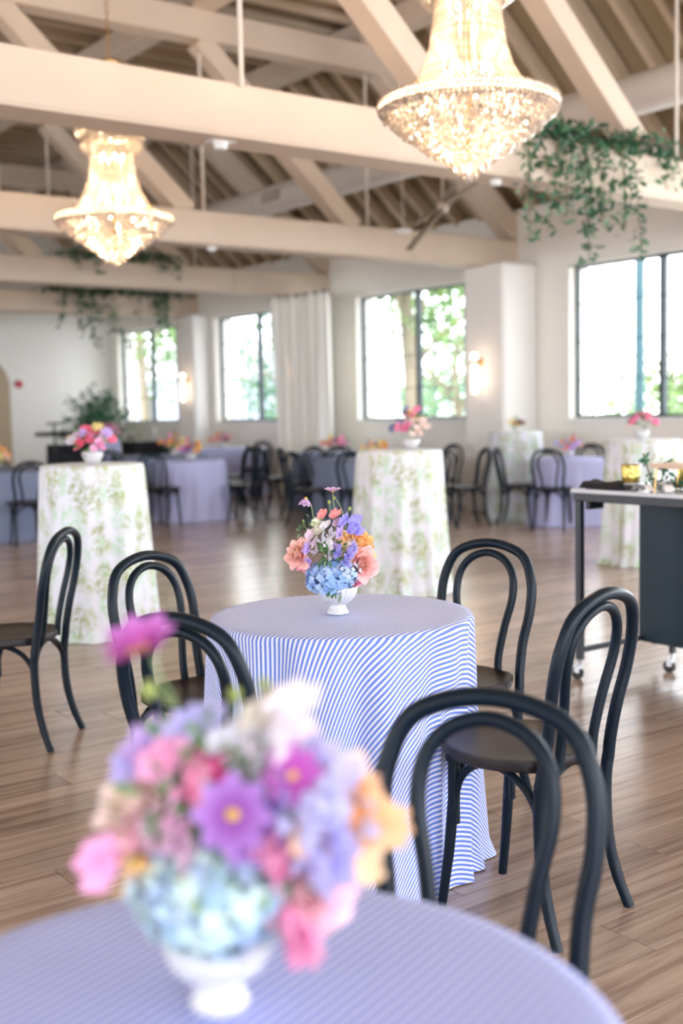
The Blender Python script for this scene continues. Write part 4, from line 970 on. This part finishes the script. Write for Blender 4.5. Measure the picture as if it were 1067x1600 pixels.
# olive sprigs on the bar
t = thing('olive_sprigs', 'dark green leafy sprigs lying on the rolling bar', 'greenery', (4.45, 3.52, .947))
b = MB(); st = MB(); rr = random.Random(8)
for p in ([(0, 0, .01), (-.03, .02, .08), (-.06, .03, .17)], [(0, 0, .01), (.02, -.02, .06), (.02, -.03, .13)], [(0, -.05, .01), (.05, -.15, .06), (.06, -.22, .10)], [(.05, 0, .01), (.1, -.12, .03), (.1, -.3, .02)], [(-.05, -.03, .01), (.02, -.2, .03), (.08, -.4, .02)], [(.0, -.1, .01), (.12, -.3, .05), (.15, -.5, .04)], [(.0, .05, .01), (.1, -.1, .04), (.2, -.2, .05)]):
    leaf_strand(b, st, p, rr, 130, .045, ((.03, .12, .07), (.05, .17, .09)))
b.obj('leaves', M['leaf'], t, kind='stuff'); st.c = [(.14, .16, .08)]*len(st.v); st.obj('twigs', M['leaf'], t, kind='stuff')
# ================================================================ BACK OF THE ROOM
t = thing('potted_tree', 'bushy green potted tree in the far corner', 'plant', (9.75, 21.3, 0))
b = MB(); b.lathe([(.001, .001), (.2, .001), (.26, .4), (.24, .42), (.22, .38), (.001, .36)], 24); b.obj('pot', M['vase'], t, True)
b = MB(); st = MB(); rr = random.Random(2)
for k in range(90):
    a = rr.uniform(0, 2*PI); R0 = rr.uniform(.1, .85); h = rr.uniform(.9, 2.15-R0*.7); leaf_strand(b, st, [(0, 0, .4), (R0*.3*math.cos(a), R0*.3*math.sin(a), h*.7), (R0*math.cos(a), R0*math.sin(a), h)], rr, 42, .12, ((.03, .10, .06), (.05, .14, .08), (.08, .18, .10)))
b.obj('foliage', M['leaf'], t, kind='stuff'); st.c = [(.12, .10, .06)]*len(st.v); st.obj('stems', M['leaf'], t, kind='stuff')
def black_table(x0, x1, y, lab):
    t = thing('draped_table', lab, 'table', ((x0+x1)/2, y, 0), 0, 'black draped tables'); w_ = (x1-x0)/2
    b = MB(); b.box(-w_, w_, -.3, .3, .80, .83, .004); b.obj('tabletop', M['barframe'], t)
    v = []; f = []; per = []
    n = 30
    for k in range(n): per.append((-w_+2*w_*k/n, -.3))
    for k in range(10): per.append((w_, -.3+.6*k/10))
    for k in range(n): per.append((w_-2*w_*k/n, .3))
    for k in range(10): per.append((-w_, .3-.6*k/10))
    m = len(per)
    for i in range(7):
        s = 1+.02*i/6
        for k, p in enumerate(per): g = 1+.02*(i/6)*math.sin(k*1.9); v.append((p[0]*s*g, p[1]*s*(1+.05*(i/6)*math.sin(k*1.9)), .834-.83*i/6))
    for i in range(6):
        for k in range(m): f.append((i*m+k, i*m+(k+1) % m, (i+1)*m+(k+1) % m, (i+1)*m+k))
    f.append(tuple(range(m))); put('table_drape', mesh_from('table_drape', v, f, M['black'], False), t)
black_table(8.2, 8.95, 19.75, 'black draped table left of the potted tree foot'); black_table(9.80, 10.5, 20.0, 'black draped table below the farthest window')
t = thing('music_stand', 'black stand with two flat shelves against the back wall', 'stand', (8.03, 19.25, 0))
b = MB(); b.tube([(0, 0, .03), (0, 0, 1.2)], .02, 8); b.obj('pole', M['barframe'], t)
b = MB(); b.box(-.3, .3, -.18, .18, 1.0, 1.075, .02); b.obj('lower_shelf', M['barframe'], t)
b = MB(); b.box(-.1, .16, -.12, .12, 1.2, 1.235, .01); b.obj('upper_shelf', M['barframe'], t)
for a in (0, 2.1, 4.2): b = MB(); b.tube([(0, 0, .35), (.3*math.cos(a), .3*math.sin(a), .012)], .012, 6); b.obj('leg', M['barframe'], t)
b = MB(); b.lathe([(.001, 0), (.075, 0), (.075, .03), (.05, .05), (.001, .05)], 20); o = b.obj('fire_alarm', M['red'], None, True, (8.83, YB-.0, 2.007), (PI/2, 0, 0)); tag(o, 'round red fire alarm on the back wall', 'alarm')
b = MB(); b.lathe([(.001, .001), (.03, .001), (.03, .26), (.001, .265)], 16); o = b.obj('pillar_candle', M['candle'], None, True, (10.35, 20.0, .835)); tag(o, 'white pillar candle on the black table below the farthest window', 'candle')

# ================================================================ OUTSIDE
b = MB(); b.box(XI+.36, 70, -30, 80, -.3, -.25); o = struct(b.obj('ground', M['ground']))
def tree(x, y, h, r0, lab, cr, cz, cR, n, rnd, cols, sz=.16):
    t = thing('tree', lab, 'tree', (x, y, -.25), 0, 'trees outside the windows')
    b = MB(); P = [(0, 0, 0), (.05, .05, h*.35), (-.04, .1, h*.7), (0, 0, h)]; b.tube(arch(P, 5), [r0*(1-.03*k) for k in range(16)], 14); b.obj('trunk', M['bark'], t, True)
    for k in range(7):
        a = rnd.uniform(0, 2*PI); q = MB(); z0 = h*rnd.uniform(.4, .95); q.tube(arch([(0, 0, z0), (cR*.35*math.cos(a), cR*.35*math.sin(a), z0+.6), (cR*.8*math.cos(a), cR*.8*math.sin(a), z0+1.1)], 4), [.06-.004*i for i in range(9)], 7); q.obj('branch', M['bark'], t, True)
    b = MB()
    for k in range(n):
        d = Vector((rnd.gauss(0, 1), rnd.gauss(0, 1), rnd.gauss(0, 1))).normalized(); cl = math.floor(rnd.random()*26); rc = random.Random(cl*7+int(x*10)); cd = Vector((rc.gauss(0, 1), rc.gauss(0, 1), rc.gauss(0, .8))).normalized()*rc.uniform(.35, 1)*cR
        p = Vector((0, 0, cz))+Vector((cd.x, cd.y, cd.z*cr))+d*rnd.random()**.4*cR*.36; c = rnd.choice(cols); s = sz*rnd.uniform(.6, 1.3)
        petal(b, p, Vector((rnd.gauss(0, 1), rnd.gauss(0, 1), rnd.gauss(0, 1))), Vector((rnd.gauss(0, 1), rnd.gauss(0, 1), 1)), s, s*.45, 0, .1, c, c, 2, 1)
    b.obj('tree_crown', M['leaf'], t, kind='stuff')
TGc = ((.13, .24, .05), (.18, .30, .06), (.09, .20, .07)); TGb = ((.07, .20, .13), (.10, .24, .15), (.15, .28, .10))
rt = random.Random(31)
tree(14.0, 16.68, 5.0, .17, 'thick street tree trunk seen in the second window', .7, 4.3, 1.9, 2200, rt, TGc)
tree(19.0, 20.9, 3.4, .12, 'leafy tree seen in the right half of the second window', .9, 2.7, 1.9, 1000, rt, ((.18, .34, .18), (.2, .36, .14), (.26, .42, .2)))
tree(15.5, 30.5, 5.0, .16, 'tree with dense crown seen in the farthest window', .8, 4.2, 2.4, 3200, rt, TGc)
tree(19.5, 28.0, 3.2, .14, 'green tree filling the third window', 1.0, 2.9, 2.4, 4000, rt, TGb)
tree(24, 18.5, 2.4, .12, 'pale green bush seen low in the nearest window', .5, 1.35, 2.1, 3000, rt, ((.16, .28, .10), (.24, .36, .12)))
tree(27, 31, 3.0, .12, 'distant bush seen low in the second window', .7, 1.6, 2.3, 2600, rt, TGb)
tree(13.3, 12.2, 5.4, .05, 'thin sapling with one leafy tuft in the nearest window', .2, 3.35, .25, 160, rt, ((.16, .36, .05), (.2, .42, .08)), .12)
t = thing('lamp_post', 'dark teal lamp post outside the nearest window', 'post', (16.0, 13.02, -.25))
b = MB(); b.tube([(0, 0, 0), (0, 0, 7)], .085, 16); b.obj('post_shaft', M['teal'], t, True)
b = MB(); b.tube([(-.4, .0, 3.5), (.4, 0, 3.5)], .02, 8); b.obj('cross_arm', M['teal'], t)
b = MB(); b.tube([(0, 0, 0), (0, 0, .3)], .14, 16); b.obj('post_foot', M['teal'], t, True)
t = thing('house', 'pale house seen through the far windows', 'house', (24, 44, -.25))
b = MB(); b.box(-3, 3, -5, 5, 0, 2.9); b.obj('house_wall', M['house'], t)
b = MB(); b.add([(-3.4, -5.4, 2.9), (3.4, -5.4, 2.9), (3.4, 5.4, 2.9), (-3.4, 5.4, 2.9), (0, -5.4, 4.6), (0, 5.4, 4.6)], [(0, 1, 4), (2, 3, 5), (0, 4, 5, 3), (1, 2, 5, 4), (0, 3, 2, 1)]); b.obj('roof', M['roofm'], t)
for y_ in (-3, 0, 3): b = MB(); b.box(-3.04, -2.98, y_-.5, y_+.5, 1, 2.2); w_ = b.obj('house_window', M['steel'], t)
t = thing('board_fence', 'pale board fence outside the third window', 'fence', (16.6, 21.6, -.25), math.radians(-35))
for k in range(26): b = MB(); b.box(0, .03, k*.2-.094, k*.2+.094, 0, 1.9, .004); b.obj('fence_board', M['house'], t)
